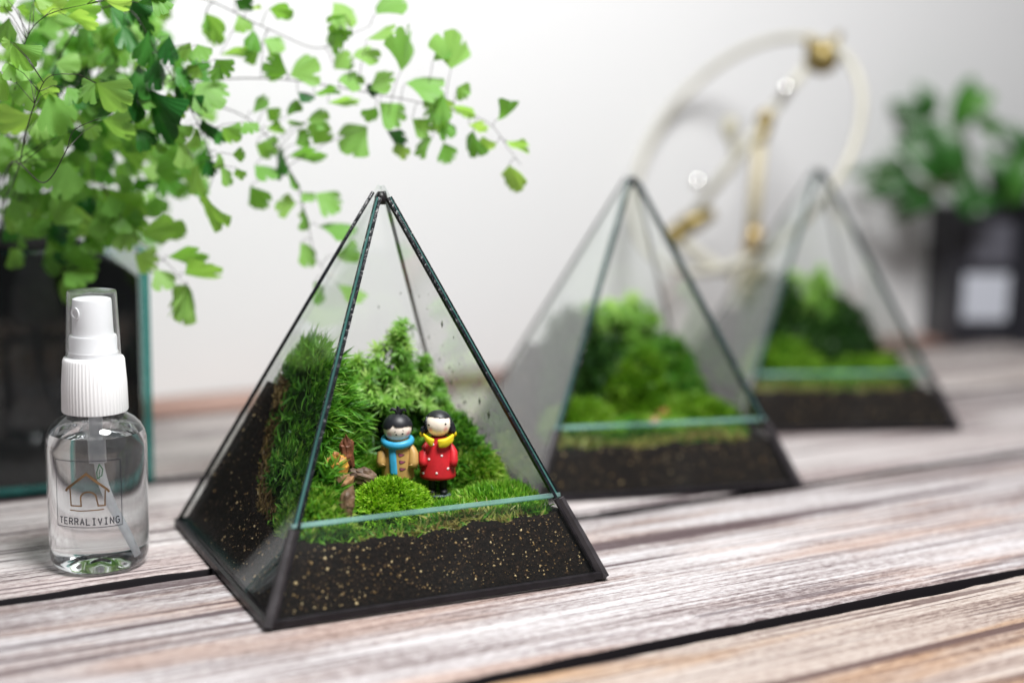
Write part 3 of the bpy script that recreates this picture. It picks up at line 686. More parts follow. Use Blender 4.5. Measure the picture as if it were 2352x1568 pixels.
def ellip(mb, c, rx, ry, rz, n=28, m=16, cut=None, mi=0):
    vs = []; fs = []
    for j in range(m + 1):
        ph = math.pi * j / m
        for k in range(n):
            th = 2 * math.pi * k / n
            d = Vector((math.sin(ph) * math.cos(th), math.sin(ph) * math.sin(th), math.cos(ph)))
            s = cut(d) if cut else 1
            vs.append((c[0] + rx * d.x * s, c[1] + ry * d.y * s, c[2] + rz * d.z * s))
    for j in range(m):
        for k in range(n): fs.append((j*n+k, (j+1)*n+k, (j+1)*n+(k+1) % n, j*n+(k+1) % n))
    mb.add(vs, fs, mi)
class Coat:
    def __init__(s, prof, sy): s.p = prof; s.sy = sy
    def rx(s, z): return float(np.interp(z, [a for a, _ in s.p], [b for _, b in s.p]))
    def y(s, x, z, off=0.0):
        r = s.rx(z); q = max(0.02, 1 - (x / r) ** 2); return -s.sy * r * math.sqrt(q) - off
    def mesh(s, name, m, parent):
        mb = MB(); pr = [(r, z) for z, r in s.p]
        b = pr[0]; pr = [(b[0] * .5, b[1] + .002), (b[0] * .92, b[1] - .0015), (b[0] * .985, b[1] + .002)] + pr[1:]
        mb.lathe(pr, 40, 0, s.sy); return mb.build(name, m, parent, smooth=True, sharp=60)
    def patch(s, mb, poly, off, thick, mi=0):
        """flat outline (x,z) laid on the coat's front with thickness"""
        n = len(poly); cx = sum(p[0] for p in poly)/n; cz = sum(p[1] for p in poly)/n
        f = [(x, s.y(x, z, off + thick), z) for x, z in poly]; bk = [(x, s.y(x, z, off - .002), z) for x, z in poly]
        vs = f + bk + [(cx, s.y(cx, cz, off + thick), cz)]
        fs = [(i, (i+1) % n, 2*n) for i in range(n)] + [(i+n, (i+1) % n + n, (i+1) % n, i) for i in range(n)]
        mb.add(vs, [tuple(reversed(q)) for q in fs], mi)
def grid_patch(coat, mb, x0, x1, z0, z1, fx, off, thick, nx=6, nz=14):
    """rounded strap laid on the coat, fx(z) shifts it sideways"""
    vs = []; fs = []
    for j in range(nz + 1):
        z = z0 + (z1 - z0) * j / nz
        for i in range(nx + 1):
            a = i / nx; x = x0 + (x1 - x0) * a + fx(z)
            e = min(1, min(a, 1 - a) * 6) ** .5 * min(1, min(j, nz - j) * 1.2) ** .5
            vs.append((x, coat.y(x, z, off + thick * e - .003 * (1 - e)), z))
    for j in range(nz):
        for i in range(nx): fs.append((j*(nx+1)+i, j*(nx+1)+i+1, (j+1)*(nx+1)+i+1, (j+1)*(nx+1)+i))
    mb.add(vs, fs)
def arm(mb, sx, rxs, z_sh, z_cuff, r0=.013):
    """sleeve hanging at the side with its hand tucked into a pocket"""
    pts = [(sx*(rxs*.62), -.004, z_sh), (sx*(rxs*.90), -.006, z_sh-.022), (sx*(rxs*1.02), -.011, (z_sh+z_cuff)/2), (sx*(rxs*1.04), -.019, z_cuff+.008), (sx*(rxs*1.0), -.026, z_cuff-.006)]
    mb.tube(pts, [r0*.55, r0*.95, r0*1.08, r0*1.12, r0*1.0], 14)
def disc(mb, c, r, yv, n=14, t=.0012):
    mb.lathe([(r, 0), (r * .8, t), (r * .3, t * 1.3)], n)
    k = len(mb.v) - 3 * n
    for i in range(k, len(mb.v)):
        x, y, z = mb.v[i]; mb.v[i] = (c[0] + x, yv(c[0] + x, c[2] + y) - z, c[2] + y)

def head_y(c, rx, ry, rz, off):
    def f(x, z):
        q = max(.02, 1 - ((x - c[0]) / rx) ** 2 - ((z - c[2]) / rz) ** 2); return c[1] - ry * math.sqrt(q) - off
    return f
def figurine(root_label, loc, rz, girl):
    r = empty('figurine', loc, rz, root_label, 'figurine', 'toy couple in the front pyramid')
    SK = [( -.020, -.030, .186, .017), (.020, -.030, .188, .017)]
    zc = (1375 - 1150) * K; zt = (1375 - 615) * K
    if girl:
        prof = coat_profile(zc, zt, 238*K, 20*K, 118*K); coat = Coat(prof, .78)
        cm = toy_mat('toy_red', (.62, .018, .028), .46); coat.mesh('coat', cm, r)
        for sx in (-1, 1):
            mb = MB(); arm(mb, sx, 190*K, zt-.012, zc+.045, .0120); mb.build('sleeve', cm, r, smooth=True)
        wm = toy_mat('toy_white_dots', (.90, .80, .80), .45)
        for (x, y) in ((1025, 692), (1137, 833), (972, 884), (1220, 1005), (1072, 1058), (898, 1076), (1213, 690), (1290, 880), (920, 760)):
            mb = MB(); xx = (x-1095)*K; disc(mb, (xx, 0, (1375-y)*K), 16.5*K, lambda a, b: coat.y(a, b, .0002)); mb.build('dot', wm, r, smooth=True)
        # legs, boots and stand
        for sx in (-1, 1):
            mb = MB(); mb.tube([(sx*.0168, 0, zc+.01), (sx*.0168, 0, .022), (sx*.0172, -.001, .009), (sx*.0172, -.001, .002)], [.0105, .0108, .0118, .0118], 16)
            ellip(mb, (sx*.0172, -.009, .0085), .0128, .018, .0095, 18, 10); mb.build('boot', INK, r, smooth=True, sharp=70)
        mb = MB(); mb.lathe([(.036, -.005), (.040, -.004), (.0405, -.001), (.039, .0005)], 40, 0, .72); mb.build('stand', plain('clear_grey_plastic', (.12, .15, .18), .15, .6), r, smooth=True, sharp=40)
        hc = (0, 0, (1375-450)*K); hx, hy, hz = 168*K, 150*K, 158*K
        fm = toy_mat('toy_face', (.93, .82, .70), .32, [(-.024, -.024, hc[2]-.011, .0115), (.020, -.026, hc[2]-.009, .0115)])
        mb = MB(); ellip(mb, hc, hx, hy, hz, 36, 24); hd = mb.build('head', fm, r, smooth=True)
        def cut(d):
            fringe = .60 - .10 * d.x
            side = .86 - .30 * max(0, -d.z)
            return .90 if (d.y < -.12 and d.z < fringe and abs(d.x) < side) else 1.085
        mb = MB(); ellip(mb, (hc[0], hc[1] + .003, hc[2] + .002), hx, hy * 1.04, hz * 1.02, 96, 64, cut)
        for sx in (-1, 1):      # flicked-out ends of the bob
            mb.tube([(sx*hx*.95, .006, hc[2]+.004), (sx*hx*1.10, .004, hc[2]-.014), (sx*hx*1.17, 0, hc[2]-.022), (sx*hx*1.26, -.004, hc[2]-.019)], [.009, .0105, .0098, .004], 14)
            mb.tube([(sx*hx*1.0, .006, hc[2]-.010), (sx*hx*1.08, .002, hc[2]-.024), (sx*hx*1.20, -.002, hc[2]-.029)], [.009, .009, .003], 14)
        mb.build('hair', INK, r, smooth=True, sharp=50)
        fy = head_y(hc, hx, hy, hz, .0003)
        for x, y in ((972, 437), (1187, 420)):
            mb = MB(); disc(mb, ((x-1098)*K, 0, (1375-y)*K), 12.5*K, fy); mb.build('eye', INK, hd, smooth=True)
        # collar of two broad flaps
        ym = toy_mat('toy_yellow', (.80, .62, .012), .46)
        for pts in ([(-.0465, .0135), (-.040, -.006), (-.0245, -.0215), (-.018, -.0205), (-.0125, -.0015), (-.028, .004)],
                    [(.0455, .012), (.044, -.010), (.0225, -.0245), (.0, -.0245), (-.004, -.003), (.020, .0005)]):
            z0 = (1375-610)*K; mb = MB(); n = len(pts)
            def yy(x, z, off): return -.0365 * math.sqrt(max(.03, 1 - (x/.0525)**2)) - off
            P2 = []
            for i in range(n):                     # rounder outline
                a = Vector(pts[i]); b = Vector(pts[(i+1) % n])
                for t in (0.12, .37, .63, .88): P2.append(a.lerp(b, t))
            n = len(P2); cxx = sum(p.x for p in P2)/n; czz = sum(p.y for p in P2)/n
            f1 = [(p.x, yy(p.x, p.y, .0045), z0+p.y) for p in P2]
            f2 = [(cxx+(p.x-cxx)*.86, yy(cxx+(p.x-cxx)*.86, p.y, .0068), z0+czz+(p.y-czz)*.86) for p in P2]
            bk = [(p.x*.97, yy(p.x, p.y, -.006), z0+p.y) for p in P2]
            vs = bk + f1 + f2 + [(cxx, yy(cxx, czz, .0072), z0+czz)]
            fs = []
            for i in range(n):
                j = (i+1) % n; fs += [(i, j, n+j, n+i), (n+i, n+j, 2*n+j, 2*n+i), (2*n+i, 2*n+j, 3*n)]
            mb.add(vs, fs); mb.build('collar_flap', ym, r, smooth=True, sharp=75)
        mb = MB(); mb.tube([(.0465*math.cos(t), .004+.036*math.sin(t), (1375-590)*K+.002) for t in np.linspace(-.15, math.pi+.15, 16)], .0085, 10); mb.build('collar_back', ym, r, smooth=True)
    else:
        prof = coat_profile(zc, zt+.004, 215*K, 20*K, 120*K); coat = Coat(prof, .80)
        cm = toy_mat('toy_tan', (.50, .30, .095), .42); coat.mesh('coat', cm, r)
        for sx in (-1, 1):
            mb = MB(); arm(mb, sx, 200*K, zt-.014, zc+.042, .0135)
            mb.build('sleeve', cm, r, smooth=True)
            mb = MB(); x = sx*186*K*1.08; mb.tube([(x-sx*.011, -.034, zc+.044), (x-sx*.002, -.034, zc+.047), (x+sx*.009, -.018, zc+.046)], [.0022, .0028, .0022], 8); mb.build('cuff', cm, r, smooth=True)
        for sx in (-1, 1):
            mb = MB(); mb.tube([(sx*.0165, 0, zc+.01), (sx*.0168, 0, .022), (sx*.0172, -.001, .002)], [.0105, .0108, .0118], 16); ellip(mb, (sx*.0172, -.009, .0085), .0128, .018, .0095, 18, 10); mb.build('boot', INK, r, smooth=True, sharp=70)
        mb = MB(); mb.lathe([(.036, -.005), (.040, -.004), (.0405, -.001), (.039, .0005)], 40, 0, .72); mb.build('stand', plain('clear_grey_plastic', (.12, .15, .18), .15, .6), r, smooth=True, sharp=40)
        hc = (-.002, -.002, (1375-500)*K); hx, hy, hz = 182*K, 160*K, 168*K
        fm = toy_mat('toy_face', (.93, .82, .73), .32, [(hc[0]-.020, -.029, hc[2]-.013, .0125), (hc[0]+.034, -.021, hc[2]-.010, .0125)])
        mb = MB(); ellip(mb, hc, hx, hy, hz, 36, 24); hd = mb.build('head', fm, r, smooth=True)
        def cut(d):
            x = d.x
            fringe = .02 + .24 * max(0, -d.y) + .10 * x - .17 * max(0, 1 - abs(x + .62) / .42) - .10 * max(0, 1 - abs(x - .25) / .5) + .16 * max(0, 1 - abs(x + .22) / .16)
            return .90 if (d.z < fringe and d.y < .25) else 1.09
        mb = MB(); ellip(mb, (hc[0], hc[1]+.003, hc[2]+.002), hx, hy*1.03, hz*1.03, 110, 72, cut)
        for a, b in ((-.016, .020), (-.004, .029), (.013, .020)):
            mb.tube([(hc[0]+.004, hc[1], hc[2]+hz*1.05), (hc[0]+.004+a*.6, hc[1]-.002, hc[2]+hz*1.05+b*.75), (hc[0]+.004+a*1.25, hc[1]-.003, hc[2]+hz*1.05+b*.9), (hc[0]+.004+a*1.6, hc[1]-.003, hc[2]+hz*1.05+b*.62)], [.005, .0055, .005, .003], 12)
        mb.build('hair', INK, r, smooth=True, sharp=50)
        fy = head_y(hc, hx, hy, hz, .0003)
        for x, y in ((591, 588), (672, 576)):
            mb = MB(); disc(mb, ((x-600)*K, 0, (1375-y)*K+.009), 11.5*K, fy); mb.build('eye', INK, hd, smooth=True)
        for (xa, ya, xb, yb) in ((570, 553, 583, 541), (672, 528, 688, 538)):
            mb = MB(); P_ = []
            for t in (0, .5, 1):
                x = (xa+(xb-xa)*t-600)*K; z = (1375-(ya+(yb-ya)*t))*K+.009; P_.append((x, fy(x, z), z))
            mb.tube(P_, .0007, 6); mb.build('eyebrow', INK, hd)
        bm_ = toy_mat('toy_blue', (.045, .37, .62), .42)
        zs = (1375-655)*K; mb = MB(); pts = [(-.002+.0405*math.cos(t), -.001+.0345*math.sin(t), zs-.002+.0015*math.cos(t*2+.6)+.0065*math.sin(t)) for t in np.linspace(0, 2*math.pi, 40, endpoint=False)]
        # ring of the scarf as a fat flattened loop
        n = 14; vs = []; fs = []
        for i, p_ in enumerate(pts):
            c_ = Vector((-.002, -.001, zs)); rad = (Vector(p_) - c_); rad.z = 0; rad.normalize()
            for k in range(n):
                th = 2*math.pi*k/n; vs.append(Vector(p_) + rad*math.cos(th)*.0088 + Vector((0, 0, math.sin(th)*.0112)))
        m_ = len(pts)
        for i in range(m_):
            for k in range(n): fs.append((i*n+k, ((i+1) % m_)*n+k, ((i+1) % m_)*n+(k+1) % n, i*n+(k+1) % n))
        mb.add(vs, fs); sf = mb.build('scarf', bm_, r, smooth=True)
        mb = MB(); z1 = (1375-700)*K; z0 = (1375-1088)*K
        grid_patch(coat, mb, (488-612)*K, (596-612)*K, z0, z1, lambda z: (z1-z)/(z1-z0)*.0075, .0005, .0055, 8, 20); mb.build('scarf_tail', bm_, sf, smooth=True)
        pm = toy_mat('toy_plum', (.30, .07, .13), .45)
        for (x, y) in ((665, 818), (678, 908), (685, 1000)):
            x0 = (x-612)*K; z0 = (1375-y)*K
            shp = [(-38, 10), (-34, 20), (-18, 20), (10, 12), (38, 8), (43, 0), (32, -9), (6, -20), (-18, -24), (-30, -16)]
            mb = MB(); coat.patch(mb, [(x0+a*K, z0+b*K) for a, b in shp], .0003, .0008); bt = mb.build('button', INK, r)
            mb = MB(); coat.patch(mb, [(x0+a*K*.80, z0+b*K*.74) for a, b in shp], .0012, .0004); mb.build('button_face', pm, bt)
    return r
w = W(T1, .118, -.165, .213); figurine('girl figurine in red dotted coat with yellow collar', w, .10, True)
w = W(T1, .008, -.125, .213); figurine('boy figurine in tan coat with blue scarf', w, -.02, False)

# ================================================================== middle and far terrariums
T2 = terrarium(0.436, 5.26466, 0.27226, 'blurred middle glass pyramid just behind the front one')
I2 = Inside(T2); g2 = 'moss in the middle pyramid'
def H2(u, v): return 0.16 + 0.20 * sm(v, -0.3, 0.7) + 0.06 * sm(-u, 0, 1) * sm(v, -.2, .8)
soil(T2, 'dark potting soil in the middle pyramid', H2, specks=900, seed=4)
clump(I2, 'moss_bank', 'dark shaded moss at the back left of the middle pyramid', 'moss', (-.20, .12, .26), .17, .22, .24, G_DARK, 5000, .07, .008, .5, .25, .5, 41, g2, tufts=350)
clump(I2, 'moss_bank', 'dark green moss along the right of the middle pyramid', 'moss', (.16, .15, .24), .17, .2, .20, G_BANK, 5000, .06, .008, .5, .25, .5, 42, g2, tufts=350)
rs = np.random.default_rng(31)
star_moss(I2, 'star_moss', 'light green leafy bush at the back of the middle pyramid', 'moss', [(.03 + rs.uniform(-.14, .13), .12 + rs.uniform(-.06, .08), .40 + rs.uniform(0, .19)) for _ in range(75)] + [(.07 + rs.normal() * .015, .12, .56 + k * .014) for k in range(5)], G_STAR, .05, 32, group=g2)
clump(I2, 'cushion_moss', 'tall bright moss cushion in the centre of the middle pyramid', 'moss', (.015, -.06, .20), .13, .11, .17, G_CUSH2, 4200, .05, .009, .6, .2, .6, 43, g2, rough=.3)
clump(I2, 'cushion_moss', 'bright moss cushion at the left front of the middle pyramid', 'moss', (-.26, -.24, .165), .12, .12, .095, G_CUSH2, 3600, .045, .009, .6, .2, .6, 44, g2, rough=.3)
clump(I2, 'cushion_moss', 'bright moss cushion at the right front of the middle pyramid', 'moss', (.235, -.20, .17), .13, .12, .09, G_CUSH2, 3600, .045, .009, .6, .2, .6, 45, g2, rough=.3)
clump(I2, 'grass_moss', 'green grassy moss along the front of the middle pyramid', 'moss', (0, -.29, .16), .34, .09, .06, G_LAWN, 4000, .035, .007, .5, .4, .5, 46, g2)
scatter_strands(I2, 'dry_moss', 'yellowish dry moss behind the front pane of the middle pyramid', 'moss', [(x, -.385, .172 + .012 * math.sin(x * 11)) for x in np.linspace(-.38, .3, 22)], 26, .055, .006, G_DEAD, 14, .8, group=g2)
chip(I2, 'clay_pebble', 'orange clay pebble before the tall cushion of the middle pyramid', 'pebble', (.085, -.20, .225), (.030, .022, .022), (.42, .15, .06), 21, (0, .3, .2), 'clay pebbles in the middle pyramid')
chip(I2, 'clay_pebble', 'upright orange clay pebble on top of the middle pyramid\'s moss', 'pebble', (.075, .0, .385), (.018, .016, .026), (.40, .15, .07), 22, (0, .1, .2), 'clay pebbles in the middle pyramid')
chip(I2, 'clay_pebble', 'pale clay pebble at the front edge of the middle pyramid', 'pebble', (-.01, -.345, .235), (.020, .014, .016), (.45, .26, .12), 23, (0, .1, .2), 'clay pebbles in the middle pyramid')

T3 = terrarium(1.3581, 6.31085, 0.16238, 'farthest and most blurred glass pyramid on the right')
I3 = Inside(T3); g3 = 'moss in the far pyramid'
soil(T3, 'dark potting soil in the far pyramid', H2, specks=500, seed=6)
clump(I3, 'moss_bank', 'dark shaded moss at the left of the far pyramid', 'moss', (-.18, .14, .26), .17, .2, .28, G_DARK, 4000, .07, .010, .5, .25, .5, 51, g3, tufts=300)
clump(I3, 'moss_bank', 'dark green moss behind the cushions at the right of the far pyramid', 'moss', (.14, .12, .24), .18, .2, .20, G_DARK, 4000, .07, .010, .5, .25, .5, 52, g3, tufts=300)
star_moss(I3, 'star_moss', 'leafy green bush standing tall in the far pyramid', 'moss', [(.045 + rs.normal() * .06, .10 + rs.uniform(-.06, .06), .42 + rs.uniform(0, .18)) for _ in range(55)] + [(.085 + rs.normal() * .018, .09, .56 + k * .014) for k in range(6)], G_STAR, .05, 33, group=g3)
clump(I3, 'cushion_moss', 'bright moss cushion at the left front of the far pyramid', 'moss', (-.205, -.20, .18), .15, .13, .13, G_CUSH2, 3600, .05, .010, .6, .2, .6, 53, g3, rough=.3)
clump(I3, 'cushion_moss', 'bright low moss cushion at the right front of the far pyramid', 'moss', (.22, -.20, .17), .15, .12, .08, G_CUSH2, 3200, .045, .010, .6, .2, .6, 54, g3, rough=.3)
clump(I3, 'grass_moss', 'green grassy moss along the front of the far pyramid', 'moss', (0, -.29, .155), .36, .09, .055, G_LAWN, 3000, .035, .009, .5, .4, .5, 55, g3)
scatter_strands(I3, 'dry_moss', 'dry moss behind the front pane of the far pyramid', 'moss', [(x, -.385, .168) for x in np.linspace(-.38, .25, 16)], 24, .055, .007, G_DEAD, 16, .8, group=g3)

# ================================================================== spray bottle
BX, BY, BR = -1.2, 3.95, 0.143
b = empty('spray_bottle', (BX, BY, 0.001), 0, 'small clear spray bottle of water with white ribbed collar', 'bottle')
PET = thin_glass('clear_plastic', (0.985, 0.99, 0.99), 0.012, 0.02, 0.045)
m_water, nt, out = mat('water'); gl = N(nt, 'ShaderNodeBsdfRefraction', inp={'IOR': 1.36, 'Roughness': 0.0, 'Color': (.985, .995, 1, 1)})
gl = N(nt, 'ShaderNodeBsdfGlass', inp={'IOR': 1.36, 'Roughness': 0.0, 'Color': (.985, .995, 1, 1)}); L(nt, gl.outputs[0], out.inputs[0])
prof = [(.0, .026), (.05, .022), (.085, .008), (.105, .0), (.122, .002), (.134, .010), (.141, .028), (BR, .055), (BR, .355), (.1415, .378), (.136, .398), (.126, .416), (.110, .432), (.092, .444), (.079, .451), (.074, .458), (.072, .50)]
mb = MB(); mb.lathe([(max(r, 1e-4), z) for r, z in prof], 72, closed=False); body = mb.build('body', PET, b, smooth=True)
def petal(th, j): return 1.0
mb = MB()
wp = [(max(0, r - .0022), z + .0022) for r, z in prof if z < .40] + [(.1325, .400)]
wp = [(.0, .028), (.02, .027)] + wp[1:]
mb.lathe(wp, 72, closed=False); n_ = 72; k0 = len(mb.v) - n_
mb.v.append((0, 0, .4005)); ci = len(mb.v) - 1
for k in range(n_): mb.f.append((k0 + k, k0 + (k + 1) % n_, ci)); mb.m.append(0)
for i, (x, y, z) in enumerate(mb.v):                     # moulded star in the foot
    rr = math.hypot(x, y)
    if z < .03 and rr < .11: mb.v[i] = (x, y, z + .010 * (.5 + .5 * math.cos(5 * math.atan2(y, x))) * (rr / .08) * max(0, 1 - rr / .11))
mb.build('water', m_water, b, smooth=True, sharp=50)
WHITE = plain('white_plastic', (.90, .90, .91), .3, .5)
mb = MB(); mb.lathe([(.070, .4565), (.0915, .4575), (.0925, .461), (.0905, .54), (.0855, .607), (.083, .614), (.074, .617), (.066, .6175)], 216, 0, 1, lambda th, j: 1 + (.011 * math.cos(54 * th) if 1 < j < 5 else 0)); mb.build('collar', WHITE, b, smooth=True, sharp=60)
mb = MB(); mb.lathe([(.069, .617), (.070, .630), (.067, .634), (.067, .672), (.0645, .678)], 48); mb.build('pump_ring', WHITE, b, smooth=True, sharp=40)
mb = MB(); mb.lathe([(.0585, .678), (.0570, .70), (.0545, .775), (.053, .782), (.048, .784)], 48)
hd = mb.build('spray_head', WHITE, b, smooth=True, sharp=40)
mb = MB(); mb.lathe([(.017, 0), (.017, .004), (.012, .0045), (.011, .0015), (.0, .0015)], 24); mb.xf(Matrix.Translation(Vector((-.033, -.0445, .745))) @ Matrix.Rotation(math.radians(-36), 4, 'Z') @ Matrix.Rotation(math.pi/2, 4, 'X')); mb.build('nozzle', WHITE, hd, smooth=True, sharp=40)
CAPM = thin_glass('cap_plastic', (.98, .985, .99), .035, .08, .05, (.9, .9, .92))
mb = MB(); mb.lathe([(.0765, .619), (.0765, .625), (.0690, .800), (.0670, .805), (.060, .8065), (0, .8065)], 64, closed=False)
mb.lathe([(0, .8025), (.060, .8025), (.0655, .799), (.0735, .625), (.0735, .619), (.0765, .619)], 64, closed=False); mb.build('cap', CAPM, b, smooth=True, sharp=40)
TUBE = thin_glass('milky_tube', (.85, .86, .88), .75, .1, .05, (.9, .92, .95))
mb = MB(); mb.tube([(0, 0, .455), (0, 0, .40), (.002, 0, .31)], [.020, .019, .018], 20); mb.build('pump_stem', TUBE, b, smooth=True)
mb = MB(); mb.tube([(.002, 0, .33), (.006, 0, .29), (.014, .0, .24), (.030, 0, .18), (.054, 0, .12), (.080, -.01, .07), (.10, -.015, .035)], .0105, 16); mb.build('dip_tube', TUBE, b, smooth=True)
# printed label wrapped round the front
LA = 0.085; LZ0, LZ1, LWH = 0.150, 0.342, 0.0955
def wrap(s, z, off=.0016): a = LA + s / BR; return ((BR + off) * math.sin(a), -(BR + off) * math.cos(a), z)
def ribbon(mb, pts, w, closed=False, off=.0016):
    P_ = []
    for i in range(len(pts) - (0 if closed else 1)):
        a = Vector(pts[i]); c = Vector(pts[(i+1) % len(pts)]); k = max(1, int((c-a).length / .008)); P_ += [a.lerp(c, t/k) for t in range(k)]
    if not closed: P_.append(Vector(pts[-1]))
    n = len(P_); vs = []; fs = []
    for i, p_ in enumerate(P_):
        a = P_[(i-1) % n] if (closed or i > 0) else p_; c = P_[(i+1) % n] if (closed or i < n-1) else p_
        d1 = (p_ - a); d2 = (c - p_); d1 = d1.normalized() if d1.length > 1e-9 else d2.normalized(); d2 = d2.normalized() if d2.length > 1e-9 else d1
        t = (d1 + d2).normalized(); nn = Vector((-t.y, t.x)); s = w * .5 / max(.5, nn.dot(Vector((-d1.y, d1.x))))
        vs += [wrap(*(p_ + nn * s), off), wrap(*(p_ - nn * s), off)]
    m = n if closed else n - 1
    for i in range(m): j = (i+1) % n; fs.append((2*i, 2*i+1, 2*j+1, 2*j))
    mb.add(vs, fs)
INKP = plain('label_ink', (.02, .02, .03), .4, .4)
BRONZE = plain('label_bronze', (.16, .085, .03), .35, .5, .5, 20)
LEAFP = plain('label_green', (.02, .10, .035), .4, .4)
FILM = thin_glass('label_film', (.93, .93, .94), .035, .25, .04)
mb = MB(); ns = 18; vs = []; fs = []
for j in (0, 1):
    for i in range(ns + 1): vs.append(wrap(-LWH - .005 + (2*LWH + .010) * i / ns, (LZ0 - .005, LZ1 + .006)[j], .0009))
fs = [(i, i+1, ns+2+i, ns+1+i) for i in range(ns)]; mb.add(vs, fs); lab = mb.build('label_film', FILM, b, smooth=True)
mb = MB(); ribbon(mb, [(-LWH, LZ0), (LWH, LZ0), (LWH, LZ1), (-LWH, LZ1)], .0018, True); mb.build('label_frame', INKP, lab)
hx0 = 0.002
mb = MB(); ribbon(mb, [(-.062, .254), (-.056, .262), (.0, .306), (.055, .259), (.061, .251)], .0064); mb.build('house_roof', BRONZE, lab)
mb = MB(); arch = [(-.0155 + .0, .214)] + [(.004 + .0215 * math.cos(t), .236 + .018 * math.sin(t)) for t in np.linspace(math.pi, 0, 12)] + [(.0265, .214)]
ribbon(mb, [(-.048, .262), (-.046, .213), (-.0165, .213)] + arch[1:-1] + [(.030, .213), (.048, .213), (.050, .258)], .0040); mb.build('house_wall', BRONZE, lab)
mb = MB(); ribbon(mb, [(-.050, .200), (-.02, .1985), (.045, .202)], .0032); mb.build('house_ground', BRONZE, lab)
mb = MB(); ribbon(mb, [(.030, .292), (.0285, .310), (.036, .333), (.045, .318), (.042, .300)], .0028, True); ribbon(mb, [(.034, .288), (.035, .30), (.037, .318)], .0018); mb.build('house_leaf', LEAFP, lab)
GLY = {'T': [[(0,1),(1,1)],[(.5,1),(.5,0)]], 'E': [[(1,1),(0,1),(0,0),(1,0)],[(0,.5),(.85,.5)]], 'R': [[(0,0),(0,1),(.7,1),(.95,.85),(.95,.65),(.7,.5),(0,.5)],[(.55,.5),(1,0)]],
       'A': [[(0,0),(.5,1),(1,0)],[(.2,.36),(.8,.36)]], 'L': [[(0,1),(0,0),(1,0)]], 'I': [[(.1,1),(.9,1)],[(.5,1),(.5,0)],[(.1,0),(.9,0)]], 'V': [[(0,1),(.5,0),(1,1)]],
       'N': [[(0,0),(0,1),(1,0),(1,1)]], 'G': [[(.95,.85),(.7,1),(.3,1),(0,.75),(0,.25),(.3,0),(.75,0),(1,.2),(1,.48),(.6,.48)]]}
word = 'TERRALIVING'; step = (2*LWH - .012) / len(word)
for i, ch in enumerate(word):
    mb = MB(); x0 = -LWH + .007 + step * i + step * .2
    for st in GLY[ch]: ribbon(mb, [(x0 + step * .60 * x, .158 + .0185 * y) for x, y in st], .0030)
    mb.build('letter', INKP, lab)

# ================================================================== fern in a square glass pot
pA = Vector((-1.264, 4.831, 0)); pang = math.atan2(.212, .474); ps, phh = 1.05, .83
pot = empty('glass_pot', pA, pang, 'square glass pot full of black soil behind the spray bottle', 'pot')   # origin at its right front corner
GP = thin_glass('pot_glass', (.95, .975, .965), .0015, gain=.6)
PEDGE = thin_glass('pot_glass_edge', (.12, .42, .38), .5, .12, .05, (.10, .36, .34))
tg = .030
def pane_box(a, bb, edge_axis):
    mb = MB(); mb.box(a, bb, 0); mb.m = [1] * 6
    ax = edge_axis
    for i, f in enumerate([(2, -1), (2, 1), (1, -1), (0, 1), (1, 1), (0, -1)]):
        if f[0] == ax: mb.m[i] = 0
    return mb
pane_box((-ps + tg, 0.001, .02), (-tg - .001, tg, phh), 1).build('pane', [GP, PEDGE], pot)
pane_box((-ps + tg, ps - tg, .02), (-tg - .001, ps, phh), 1).build('pane', [GP, PEDGE], pot)
pane_box((-tg, 0, .02), (0, ps, phh), 0).build('pane', [GP, PEDGE], pot)
pane_box((-ps, 0, .02), (-ps + tg - .001, ps, phh), 0).build('pane', [GP, PEDGE], pot)
mb = MB(); mb.box((-ps, 0, .001), (0, ps, .019)); mb.build('base_pane', PEDGE, pot)
ps_o = bpy.data.objects.new('pot_soil', None)
pts = []; n = 24; vs = []; fs = []
x0, x1, y0, y1 = -ps + tg + .004, -tg - .004, tg + .004, ps - tg - .004
for j in range(n):
    for i in range(n):
        a = i/(n-1); c = j/(n-1); e = min(1, min(a, 1-a) * 5) ** .6 * .09
        vs.append((x0 + (x1-x0)*a, y0 + (y1-y0)*c, phh - .10 + e + .02 * vn3(a*7, c*7, 3)))
fs = [(j*n+i, j*n+i+1, (j+1)*n+i+1, (j+1)*n+i) for j in range(n-1) for i in range(n-1)]
per = [(i, 0) for i in range(n)] + [(n-1, j) for j in range(1, n)] + [(i, n-1) for i in range(n-2, -1, -1)] + [(0, j) for j in range(n-2, 0, -1)]
m_ = len(per); base = len(vs)
for (i, j) in per: v_ = vs[j*n+i]; vs.append((v_[0], v_[1], .024))
for k in range(m_):
    a = per[k]; c = per[(k+1) % m_]; fs.append((a[1]*n+a[0], base+k, base+(k+1) % m_, c[1]*n+c[0]))
bpy.data.objects.remove(ps_o)
mb = MB(); mb.add(vs, fs); so = mb.build('soil', plain('pot_soil', (.005, .005, .006), .85, .05, .5, 25, .6), None, smooth=True, sharp=60)
so.location = pA * U; so.rotation_euler = (0, 0, pang); tag(so, 'black soil filling the square glass pot', 'soil')

